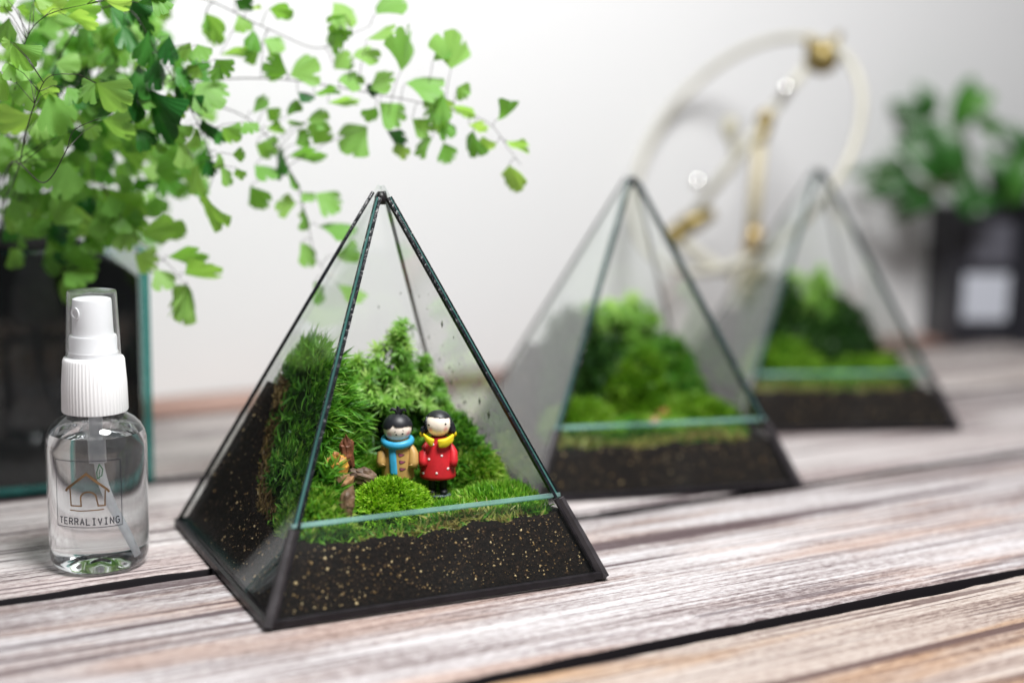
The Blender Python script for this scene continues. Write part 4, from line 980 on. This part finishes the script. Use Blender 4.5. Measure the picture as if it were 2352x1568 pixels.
FERN = [leaf_mat('fern_leaf', [(0, (.20, .45, .10)), (.35, (.25, .51, .13)), (.7, (.31, .57, .16)), (1, (.38, .62, .17))], .55, .42, .35, True),
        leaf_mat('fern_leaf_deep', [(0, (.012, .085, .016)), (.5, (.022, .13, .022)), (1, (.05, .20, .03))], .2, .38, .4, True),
        leaf_mat('fern_leaf_mid', [(0, (.15, .38, .075)), (.5, (.20, .44, .09)), (1, (.27, .50, .12))], .52, .4, .35, True)]
def leaflet_mesh(seed, lobes):
    """fan-shaped leaflet, stalk at the origin, tip along +y, length 1, rim cut into rounded lobes"""
    rg = np.random.default_rng(seed); na, nr = 36, 3
    span = math.radians(rg.uniform(92, 128)); asym = rg.uniform(-.22, .22)
    vs = [(0, 0, 0)]; fan = [0.5]; fs = []
    cl = np.linspace(0, 1, lobes + 1) + np.r_[0, rg.uniform(-.05, .05, lobes - 1), 0]; dep = rg.uniform(.06, .36, lobes + 1)
    curl = rg.uniform(-.25, .1)
    for j in range(1, nr + 1):
        f = (0.42, 0.74, 1.0)[j-1]
        for i in range(na + 1):
            a = i / na; th = (a - .5) * span + asym
            k = min(lobes - 1, int(np.searchsorted(cl, a, side='right') - 1)); t = (a - cl[k]) / (cl[k+1] - cl[k])
            R = 1 - .16 * abs(2*a-1) ** 2.0
            if j == nr:
                R += .07 * math.sin(math.pi * min(max(t, 0), 1)) ** .6 - .06 + .012 * math.sin(i * 2.6 + seed)
                for c_, d_ in zip(cl[1:-1], dep[1:-1]): R -= d_ * max(0, 1 - abs(a - c_) / .035)
            rr = R * f
            x, y = rr * math.sin(th), rr * math.cos(th)
            z = -.20 * (x * x) + .05 * math.sin(th * 5 + seed) * f * f + curl * f * f * f + .035 * math.sin(th * 11 + seed) * f ** 3
            vs.append((x, y, z)); fan.append(a)
    for i in range(na): fs.append((0, 2 + i, 1 + i))
    for j in range(nr - 1):
        o_ = 1 + j * (na + 1)
        for i in range(na): fs.append((o_+i, o_+i+1, o_+na+2+i, o_+na+1+i))
    return vs, fs, fan
def fern_meshes(m):
    out_ = []
    for s in range(8):
        vs, fs, fan = leaflet_mesh(s * 7 + 1, 3 + s % 3)
        me = bpy.data.meshes.new('leaflet'); me.from_pydata([(x*U, y*U, z*U) for x, y, z in vs], [], fs)
        a = me.attributes.new('fan', 'FLOAT', 'POINT'); a.data.foreach_set('value', fan)
        me.polygons.foreach_set('use_smooth', [True] * len(fs)); me.materials.append(m); me.update(); out_.append(me)
    return out_
LM = [fern_meshes(m) for m in FERN]
STEM = plain('fern_stem', (.020, .012, .012), .35, .5)
root_pt = pA + Vector((-.55 * math.cos(pang) - .45 * math.sin(pang), -.55 * math.sin(pang) + .45 * math.cos(pang), phh - .04))
fern = empty('maidenhair_fern', root_pt, 0, 'lush maidenhair fern arching out of the square glass pot', 'fern')
class Frond:
    def __init__(s, pts, r=.0028):
        """pts: (px, py, depth) of the stalk after it leaves the soil"""
        P_ = [at(*p) for p in pts]
        st = root_pt + Vector((random.uniform(-.12, .12), random.uniform(-.1, .1), -.03))
        ctrl = [st] + P_; s.path = []
        for i in range(len(ctrl) - 1):
            p0 = ctrl[max(i-1, 0)]; p1 = ctrl[i]; p2 = ctrl[i+1]; p3 = ctrl[min(i+2, len(ctrl)-1)]
            for k in range(8):
                t = k / 8; s.path.append(.5 * ((2*p1) + (p2-p0)*t + (2*p0-5*p1+4*p2-p3)*t*t + (3*p1-p0-3*p2+p3)*t**3))
        s.path.append(ctrl[-1]); s.mb = MB(); n = len(s.path)
        s.mb.tube([p - root_pt for p in s.path], [r * (1 - .75 * i / n) for i in range(n)], 6); s.leaves = []
    def near(s, p): return min(s.path, key=lambda q: (q - p).length + .15 * (q.z < p.z - .2))
    def leaf(s, bx, by, tx, ty, w, depth=None, kind=0, flip=None):
        """leaflet from its stalk end (bx,by) to its rim (tx,ty), apparent width w, all in picture pixels"""
        if depth is None:
            depth = s.near(at(bx, by, 4.5)).y
        B = at(bx, by, depth); T = at(tx, ty, depth); ax = T - B; ln = ax.length; wu = w / F_PX * depth
        ln *= 1.12; wu *= 1.10; R = max(ln, wu / 1.30); roll = math.acos(min(1, wu / (1.30 * R))); pit = math.acos(min(1, ln / R))
        view = (B - Vector((0, 0, CAM_H))).normalized()
        y = ax.normalized(); z = -(view - y * view.dot(y)).normalized(); x = y.cross(z)
        sg = random.choice((-1, 1)); Rm = Matrix((x, y, z)).transposed()
        Rm = Rm @ Matrix.Rotation(sg * pit * .9 - random.uniform(-.1, .25), 3, 'X') @ Matrix.Rotation(random.choice((-1, 1)) * roll * .95, 3, 'Y')
        s.leaves.append((B, Rm, R, kind)); q = s.near(B)
        mid = (B + q) * .5 + Vector((0, 0, .012)); s.mb.tube([q - root_pt, mid - root_pt, B - root_pt], [.0013, .0011, .0010], 5)
    def done(s):
        o = s.mb.build('frond', STEM, fern, smooth=True)
        for (B, Rm, R, kind) in s.leaves:
            l = bpy.data.objects.new('leaflet', random.choice(LM[kind])); COL.objects.link(l); l.parent = o
            m = Rm.to_4x4() @ Matrix.Diagonal((R * random.uniform(.95, 1.05), R, R * random.uniform(.6, 1.5), 1)); m.translation = (B - root_pt) * U; l.matrix_local = m
def r2(*q): return tuple((v_ / 1.68 + (1000 if i % 2 == 0 else 0)) / 1.7415 for i, v_ in enumerate(q))
def r1(*q): return tuple(v_ / 1.68 / 1.7415 for v_ in q)
SC = 1 / 1.68 / 1.7415
# long frond reaching right
f = Frond([(60, 330, 4.75), (250, 215, 4.65), (470, 185, 4.6), (640, 182, 4.58), (800, 205, 4.56), (960, 235, 4.55), (1110, 275, 4.55), (1170, 345, 4.55), (1198, 380, 4.55)])
for q, w, k in [((785,265,965,205),60,0), ((690,380,860,360),95,0), ((1015,480,1065,200),120,0), ((1350,465,1340,225),230,0), ((1230,410,1330,330),90,0), ((90,270,220,320),100,0), ((250,490,100,470),150,2), ((270,510,420,395),165,0), ((590,540,750,540),110,0), ((800,595,955,510),90,0), ((1045,560,1275,520),110,0),
                ((320,620,430,650),50,1), ((430,630,590,625),40,2), ((520,690,720,690),40,0), ((850,720,790,810),100,0), ((870,690,1010,820),170,0), ((1390,590,1470,625),110,2), ((1370,710,1500,770),60,0), ((1300,620,1210,810),160,0), ((1090,800,1200,890),130,0), ((1280,820,1380,885),100,2),
                ((920,880,1040,960),85,1), ((980,960,1040,1060),85,0), ((1225,930,1105,1020),100,2), ((1300,960,1340,1085),125,2), ((1500,880,1440,1025),110,2), ((1470,840,1590,870),60,0), ((1660,810,1810,745),28,2), ((1660,960,1560,1000),90,0), ((1720,950,1860,1020),50,0), ((1740,1110,1815,1265),120,0), ((1270,640,1330,760),90,0), ((1230,760,1290,880),110,0), ((800,560,800,650),60,1)]:
    f.leaf(*r2(*q), w * SC * 1.08, None, k)
f.done()
# upper frond along the top edge
f = Frond([(70, 250, 4.8), (230, 70, 4.7), (420, -10, 4.6), (600, 60, 4.6), (720, 110, 4.6), (780, 90, 4.6), (850, 60, 4.6)])
for q, w, k in [((130,60,275,80),95,2), ((850,95,1010,-30),130,0), ((560,20,700,140),130,0), ((600,180,650,265),90,2), ((545,190,580,350),80,0), ((570,465,640,350),115,0), ((640,100,560,220),70,0)]:
    f.leaf(*r2(*q), w * SC * 1.08, None, k)
for q, w, k in [((1380,90,1490,270),120,0), ((1580,0,1690,50),90,1), ((1600,100,1690,180),90,2), ((1700,200,1760,330),70,2), ((1770,270,1890,320),110,0), ((1740,360,1650,400),90,0), ((1480,370,1690,340),40,2), ((1380,100,1420,190),70,0), ((1690,50,1750,60),30,0)]:
    f.leaf(*r1(*q), w * SC * 1.08, None, k)
f.done()
# drooping frond in the middle
f = Frond([(110, 330, 4.8), (330, 230, 4.7), (520, 250, 4.62), (620, 320, 4.6), (680, 420, 4.6), (708, 520, 4.6), (730, 600, 4.6), (790, 668, 4.6)])
for q, w, k in [((20,760,105,660),80,0), ((110,730,190,790),100,2), ((255,780,300,680),80,2), ((385,810,510,760),115,0), ((380,830,260,830),30,2), ((110,860,220,905),40,2), ((305,970,400,890),80,2), ((430,970,540,880),125,2), ((790,850,600,950),175,0), ((40,970,150,1050),130,0), ((220,990,170,1190),45,1), ((30,1110,190,1170),75,0), ((260,1050,490,1040),80,2), ((240,1150,340,1250),40,0), ((0,1250,100,1390),140,0), ((310,1370,180,1400),130,0), ((350,1290,430,1350),60,0), ((440,1300,590,1400),160,0), ((340,1390,420,1510),50,0), ((460,1520,690,1525),90,0)]:
    f.leaf(*r2(*q), w * SC * 1.08, None, k)
for q, w in [((690,558,718,606),42), ((770,585,818,605),38), ((775,655,838,672),30), ((720,650,745,692),32)]: f.leaf(*q, w, None, 0)
f.done()
# dark arching frond left of centre
f = Frond([(60, 300, 4.55), (180, 60, 4.45), (290, 20, 4.4), (360, 120, 4.4), (420, 220, 4.42), (470, 320, 4.45), (490, 400, 4.45), (470, 450, 4.45)])
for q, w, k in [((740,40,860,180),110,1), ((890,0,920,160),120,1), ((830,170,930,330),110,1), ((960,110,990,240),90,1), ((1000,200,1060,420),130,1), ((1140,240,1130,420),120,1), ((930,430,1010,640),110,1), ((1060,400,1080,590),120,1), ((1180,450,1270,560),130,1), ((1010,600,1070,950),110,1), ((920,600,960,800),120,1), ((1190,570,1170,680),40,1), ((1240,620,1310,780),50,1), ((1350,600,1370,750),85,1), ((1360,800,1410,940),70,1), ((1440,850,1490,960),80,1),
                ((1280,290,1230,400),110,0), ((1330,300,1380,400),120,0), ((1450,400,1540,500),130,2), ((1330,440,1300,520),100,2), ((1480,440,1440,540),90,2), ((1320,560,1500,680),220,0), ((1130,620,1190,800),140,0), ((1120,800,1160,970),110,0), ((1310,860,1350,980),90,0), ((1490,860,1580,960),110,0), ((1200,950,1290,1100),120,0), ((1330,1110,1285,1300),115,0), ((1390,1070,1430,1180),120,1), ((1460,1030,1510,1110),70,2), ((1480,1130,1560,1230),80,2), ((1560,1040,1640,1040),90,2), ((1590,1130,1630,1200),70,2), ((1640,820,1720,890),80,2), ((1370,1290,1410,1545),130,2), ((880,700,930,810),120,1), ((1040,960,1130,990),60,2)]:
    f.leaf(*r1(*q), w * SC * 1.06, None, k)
f.done()
# low frond hanging over the rim of the pot
f = Frond([(190, 520, 4.75), (260, 505, 4.65), (330, 560, 4.55), (390, 610, 4.5), (425, 655, 4.5)])
for q, w, k in [((250,520,170,548),60,0), ((300,515,285,575),55,0), ((325,540,412,515),60,2), ((385,590,468,588),42,2), ((310,585,358,612),50,0), ((355,620,398,650),45,0), ((425,630,505,628),34,2), ((430,655,390,720),48,0), ((432,655,445,735),40,0), ((140,590,218,606),48,2), ((145,625,215,632),38,2), ((110,590,130,628),36,2), ((140,640,150,700),34,2), ((200,540,230,580),46,0), ((265,470,330,520),70,2), ((240,430,300,500),70,2)]:
    f.leaf(*q, w, None, k)
f.done()
# near fronds at the left, sharp leaflets
f = Frond([(30, 420, 4.4), (60, 300, 4.2), (100, 190, 4.12), (140, 170, 4.1)])
for q, w, k in [((90,285,150,470),150,0), ((200,540,40,470),120,0), ((245,575,120,690),190,0), ((245,570,380,600),130,0), ((330,620,420,880),250,0), ((220,780,40,890),190,0), ((250,800,320,920),140,0), ((450,590,560,660),110,0), ((640,560,540,650),120,0), ((650,560,860,680),230,0), ((0,480,60,650),130,0), ((60,430,130,530),120,0), ((70,280,20,310),70,0)]:
    f.leaf(*r1(*q), w * SC * 1.05, None, k)
f.done()
f = Frond([(20, 380, 4.35), (100, 420, 4.15), (150, 350, 4.1), (170, 300, 4.08), (230, 272, 4.08)])
for q, w, k in [((575,825,645,920),120,0), ((690,810,870,920),130,0), ((420,930,360,1040),110,0), ((455,1085,425,1320),200,0), ((310,1130,180,1020),35,0), ((440,900,340,960),60,2)]:
    f.leaf(*r1(*q), w * SC * 1.05, None, k)
f.done()
f = Frond([(20, 300, 4.5), (50, 120, 4.3), (100, 40, 4.2), (200, 10, 4.2)])
for q, w, k in [((220,20,430,60),150,0), ((420,60,640,40),200,0), ((450,110,640,150),110,0), ((110,50,190,90),60,2), ((60,120,20,280),110,2), ((230,-20,330,30),100,0), ((0,20,60,90),70,2), ((700,0,860,40),110,0), ((930,20,1100,0),60,1), ((20,-40,90,20),80,0), ((1000,-30,1150,10),60,2)]:
    f.leaf(*r1(*q), w * SC * 1.05, None, k)
f.done()
# the thick of the plant behind them
rs = random.Random(12)
for (path, n, x0, x1, y0, y1, dl, dk) in [([(90, 330, 4.75), (150, 160, 4.7), (260, 120, 4.65)], 46, 20, 320, 40, 330, (4.4, 4.75), [2, 0, 0, 1]), ([(200, 380, 4.9), (330, 300, 4.8), (420, 300, 4.8)], 30, 190, 460, 210, 480, (4.6, 5.0), [0, 2, 2]),
                                         ([(60, 450, 4.7), (140, 430, 4.6), (230, 420, 4.6)], 36, 0, 290, 330, 520, (4.45, 4.8), [2, 2, 0]), ([(20, 500, 4.7), (90, 500, 4.6), (200, 560, 4.6)], 20, 0, 230, 480, 580, (4.5, 4.8), [2, 1, 2]), ([(0, 300, 4.6), (-40, 150, 4.5), (-60, 60, 4.5)], 16, -50, 70, 60, 420, (4.35, 4.6), [0, 2, 2])]:
    f = Frond(path)
    for _ in range(n):
        x = rs.uniform(x0, x1); y = rs.uniform(y0, y1); a = rs.gauss(.6, .9); ln = rs.uniform(36, 60)
        f.leaf(x, y, x + ln * math.cos(a), y + ln * math.sin(a), ln * rs.uniform(.6, 1.25), rs.uniform(*dl), rs.choice(dk))
    f.done()
# dense leaflets deep in the crown, past what can be told apart: one part
mv = []; mf = []; mr = []
rs2 = random.Random(21)
for _ in range(190):
    x = rs2.triangular(-40, 460, 120); y = rs2.uniform(-20, 540) - .12 * abs(x - 120); d = rs2.uniform(4.55, 5.05)
    if x > 300 and y > 430: continue
    B = at(x, y, d); a = rs2.gauss(.7, .9); ax = (RIGHT * math.cos(a) - UP * math.sin(a) + FWD * rs2.uniform(-.5, .5)).normalized()
    zz = (-FWD + Vector((rs2.gauss(0, .5), rs2.gauss(0, .5), rs2.gauss(0, .5)))); zz = (zz - ax * zz.dot(ax)).normalized(); Rm = Matrix((ax.cross(zz), ax, zz)).transposed()
    vs, fs, _f = leaflet_mesh(rs2.randrange(40), 3 + rs2.randrange(3)); R = rs2.uniform(34, 54) / F_PX * d; b0 = len(mv); c_ = rs2.random()
    mv += [tuple(B - root_pt + Rm @ (Vector(p_) * R)) for p_ in vs]; mf += [tuple(b0 + i for i in q) for q in fs]; mr += [c_] * len(vs)
mb = MB(); mb.add(mv, mf)
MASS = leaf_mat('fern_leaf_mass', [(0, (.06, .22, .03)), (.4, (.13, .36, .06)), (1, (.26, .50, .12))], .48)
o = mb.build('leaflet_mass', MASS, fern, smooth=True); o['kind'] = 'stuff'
a_ = o.data.attributes.new('rnd', 'FLOAT', 'POINT'); a_.data.foreach_set('value', mr)
# far pale sprig
f = Frond([(260, 470, 5.5), (340, 440, 5.6), (380, 480, 5.6)])
for q in [(330,440,360,450), (350,470,385,485), (300,500,360,560), (330,480,300,540)]: f.leaf(*q, 34, 5.5, 2)
f.done()
# bare stalks rising from the soil
for k in range(9): Frond([(10 + k * 9, 480 + (k % 3) * 10, 4.6 + .03 * k), (30 + k * 16, 330 - k * 9, 4.6 + .03 * k)], .0042).done()

# ================================================================== ring ornament against the wall
CREAM = plain('cream_enamel', (.47, .455, .385), .55, .25, .12, 10)
BRASS = plain('aged_brass', (.27, .21, .08), .45, .5, .4, 14, .2, metallic=.75)
CHROME = plain('glint_ball', (.92, .92, .90), .06, .5, metallic=1.0)
oc = at(1702, 350, 7.0)
orn = empty('ring_ornament', (oc.x, oc.y, 0), 0, 'cream and brass ring ornament on a stand by the wall', 'ornament')
ang = math.radians(54); e1 = Vector((math.cos(ang), 0.05, math.sin(ang))).normalized(); e2 = Vector((-math.sin(ang) * .52, .84, math.cos(ang) * .52)); e2 = (e2 - e1 * e1.dot(e2)).normalized()
c0 = Vector((0, 0, oc.z)); RR = .672
mb = MB(); n, k_ = 64, 12; vs = []; fs = []
for i in range(n):
    t = 2*math.pi*i/n; rad = e1*math.cos(t) + e2*math.sin(t); nn = e1.cross(e2)
    for k in range(k_):
        a = 2*math.pi*k/k_; vs.append(c0 + rad*RR + rad*math.cos(a)*.020 + nn*math.sin(a)*.020)
for i in range(n):
    for k in range(k_): fs.append((i*k_+k, ((i+1) % n)*k_+k, ((i+1) % n)*k_+(k+1) % k_, i*k_+(k+1) % k_))
mb.add(vs, fs); mb.build('ring', CREAM, orn, smooth=True)
def op(px, py, dd=0): return at(px, py, 7.0 + dd) - Vector((oc.x, oc.y, 0))
P1_, P2_ = c0 + e1 * RR * .96, c0 - e1 * RR * .62
mb = MB(); mb.tube([P1_, c0, P2_], [.022, .026, .022], 10); mb.build('axle', CREAM, orn, smooth=True)
tb = op(1888, 132); mb = MB(); ellip(mb, tb, .085, .08, .085, 20, 12); mb.tube([tb + Vector((.03, 0, .03)), tb + Vector((.085, 0, .12))], [.04, .012], 10); mb.tube([tb + Vector((-.05, 0, .05)), tb + Vector((-.08, 0, .1))], [.035, .014], 10); mb.build('top_finial', BRASS, orn, smooth=True)
mb = MB(); mb.tube([op(1545, 540), op(1590, 510), op(1640, 488)], [.045, .055, .03], 12); ellip(mb, op(1552, 540), .055, .055, .055, 16, 10); mb.build('lower_clamp', BRASS, orn, smooth=True)
mb = MB(); ellip(mb, op(1758, 275), .045, .045, .05, 16, 10); mb.tube([op(1758, 290), op(1742, 345)], [.035, .028], 10); mb.build('pivot', BRASS, orn, smooth=True)
mb = MB(); mb.tube([op(1745, 330), op(1735, 450), op(1725, 560)], [.032, .034, .036], 12); q = op(1718, 640); mb.tube([op(1725, 560), q, Vector((q.x, q.y, .06))], [.038, .04, .045], 12); mb.build('post', plain('ivory_post', (.46, .41, .28), .45), orn, smooth=True)
mb = MB(); mb.tube([op(1735, 520), op(1722, 580)], [.043, .04], 12); mb.build('post_sleeve', plain('gilt', (.50, .36, .14), .4, .5, .3, 10, metallic=.3), orn, smooth=True)
mb = MB(); pa = [op(1555 + 150 * t, 545 + 75 * math.sin(t * 1.9)) for t in np.linspace(0, 1, 10)]; mb.tube(pa, .034, 10); pa = [op(1700 - 20 * t, 590 + 190 * t) for t in np.linspace(0, 1, 6)]; mb.tube(pa, .036, 10); mb.build('bracket', CREAM, orn, smooth=True)
mb = MB(); mb.lathe([(.26, .0), (.27, .015), (.24, .04), (.10, .06), (.05, .08)], 36); mb.xf(Matrix.Translation(Vector((q.x, q.y, .001)))); mb.build('foot', CREAM, orn, smooth=True, sharp=40)
for x, y in ((1804, 205), (1601, 418)):
    mb = MB(); ellip(mb, op(x, y, -.05), .034, .034, .034, 24, 14); mb.build('glint_ball', CHROME, orn, smooth=True)  # balls added to give the bright blurred glints along the axle
mb = MB(); ellip(mb, op(1677, 295), .04, .04, .06, 16, 10); mb.tube([op(1677, 300), op(1690, 360)], [.02, .02], 8); mb.build('side_knob', plain('dull_bronze', (.42, .40, .30), .5), orn, smooth=True)

# ================================================================== black pots and their plants on the right
BLK = plain('black_pot', (.016, .016, .022), .42, .5, .3, 8)
def black_pot(px0, px1, ptop, pbot, depth, label, with_label, lab_label):
    a = at(px0, pbot, depth); c = at(px1, pbot, depth); wd = c.x - a.x; top = at(px0, ptop, depth).z; x0 = a.x
    r = empty('black_pot', (x0, depth, 0.001), .12, label, 'pot', 'black plant pots by the wall')
    mb = MB(); t = .03; hh = top
    for (p0, p1) in (((0, 0), (wd, t)), ((0, wd - t), (wd, wd)), ((0, t), (t, wd - t)), ((wd - t, t), (wd, wd - t))): mb.box((p0[0], p0[1], 0), (p1[0], p1[1], hh))
    mb.box((t, t, 0), (wd - t, wd - t, .05)); mb.build('body', BLK, r)
    mb = MB()
    for (p0, p1) in (((-.015, -.015), (wd + .015, .0)), ((-.015, wd), (wd + .015, wd + .015)), ((-.015, 0), (0, wd)), ((wd, 0), (wd + .015, wd))): mb.box((p0[0], p0[1], hh - .05), (p1[0], p1[1], hh + .004))
    mb.build('rim', BLK, r)
    mb = MB(); mb.box((t, t, hh * .5), (wd - t, wd - t, hh - .04)); mb.build('soil_fill', SOIL, r)
    if with_label:
        mb = MB(); mb.box((wd * .17, -.006, hh * .18), (wd * .86, -.001, hh * .52)); o = mb.build('paper_label', plain('label_paper', (.46, .48, .54), .7), r)
        mb = MB(); mb.box((wd * .26, -.006, hh * .60), (wd * .86, -.001, hh * .90)); mb.build('grey_emblem', plain('emblem_grey', (.085, .085, .105), .5), r)
    return r, Vector((x0 + wd * .5, depth + wd * .5, hh))
r_, top1 = black_pot(2180, 2336, 478, 774, 8.2, 'black square pot with pale paper label beside the wall', True, '')
r_, top2 = black_pot(2344, 2490, 470, 775, 8.15, 'black square pot cut off by the right edge of the picture', False, '')
BGL = leaf_mat('pot_plant_leaf', [(0, (.018, .075, .016)), (.6, (.035, .14, .02)), (1, (.08, .24, .03))], .25, .35, .4, False)
def bg_leaf(mb_list, name, parent, origin, p, tip, w, m, idx):
    a = p - origin; c = tip - origin; ax = (c - a); ln = ax.length; y = ax.normalized(); side = y.cross(Vector((0, -1, .35))).normalized(); nn = side.cross(y); n = 8; vs = []; fs = []
    for i in range(n + 1):
        t = i / n; ww = w * .5 * math.sin(math.pi * min(1, t * .93 + .04)) ** .8; ctr = a + y * ln * t + nn * (.18 * ln * math.sin(math.pi * t) - .25 * ln * t * t)
        for s_ in (-1, 0, 1): vs.append(ctr + side * ww * s_ + nn * abs(s_) * w * .12)
    for i in range(n):
        for j in range(2): fs.append((i*3+j, i*3+j+1, i*3+4+j, i*3+3+j))
    mb = MB(); mb.add(vs, fs); o = mb.build('leaf', m, parent, smooth=True)
    at_ = o.data.attributes.new('rnd', 'FLOAT', 'POINT'); at_.data.foreach_set('value', [idx] * len(vs))
def bg_plant(top, label, leaves, stems, depth):
    r = empty('potted_plant', (top.x, top.y, top.z - .05), 0, label, 'plant', 'plants in the black pots'); org = Vector((top.x, top.y, top.z - .05))
    mb = MB()
    for st in stems: mb.tube([Vector((0, 0, -.02))] + [at(*q) - org for q in st], .012, 6)
    mb.build('stems', plain('plant_stem', (.16, .12, .05), .6), r, smooth=True)
    for i, (bx, by, tx, ty, w, d, c) in enumerate(leaves): bg_leaf(None, 'leaf', r, org, at(bx, by, d), at(tx, ty, d - .05), w * .78 / F_PX * d, BGL, c)
    return r
rs = random.Random(4); lv = []
for (x, y, a, l, w, c) in [(2150,470,-2.9,150,75,.25), (2110,420,3.05,120,55,.2), (2040,395,3.1,85,40,.2), (2170,430,-2.3,150,85,.3), (2200,420,-1.9,150,90,.35), (2150,340,-2.3,90,60,.3), (2130,280,-2.6,90,60,.2), (2140,270,-1.9,80,60,.35), (2190,300,-1.2,130,80,.7), (2220,250,-.5,70,60,.95), (2230,260,.7,90,55,.8), (2150,440,2.6,110,70,.3), (2200,480,-.3,100,70,.25), (2240,500,-2.2,90,70,.2), (2120,300,2.4,60,50,.3), (2090,400,-2.6,80,45,.35), (2230,470,-1.7,90,60,.3)]:
    lv.append((x, y, x + l * math.cos(a), y + l * math.sin(a), w, 8.25 + rs.uniform(-.3, .2), c))
bg_plant(top1, 'dark green leafy plant spreading left from the labelled black pot', lv, [[(2230, 450, 8.5), (2170, 400, 8.4), (2120, 300, 8.4)], [(2190, 440, 8.4), (2070, 405, 8.3), (1985, 405, 8.3)], [(2240, 430, 8.5), (2210, 300, 8.5), (2225, 250, 8.5)]], 8.4)
lv = []
for (x, y, a, l, w, c) in [(2350,470,-1.9,140,80,.3), (2340,400,-1.6,90,60,.85), (2360,440,-2.4,130,70,.35), (2330,450,-2.0,110,70,.4), (2380,380,-2.2,120,80,.2), (2360,340,-2.4,80,50,.2), (2340,500,-2.6,90,70,.3), (2390,460,-1.5,140,80,.3), (2320,470,-1.3,120,60,.75), (2300,480,-1.8,90,60,.3)]:
    lv.append((x, y, x + l * math.cos(a), y + l * math.sin(a), w, 8.3 + rs.uniform(-.2, .2), c))
bg_plant(top2, 'dark leafy plant in the black pot at the right edge', lv, [[(2370, 440, 8.5), (2350, 360, 8.5)], [(2380, 440, 8.5), (2400, 360, 8.5)]], 8.4)
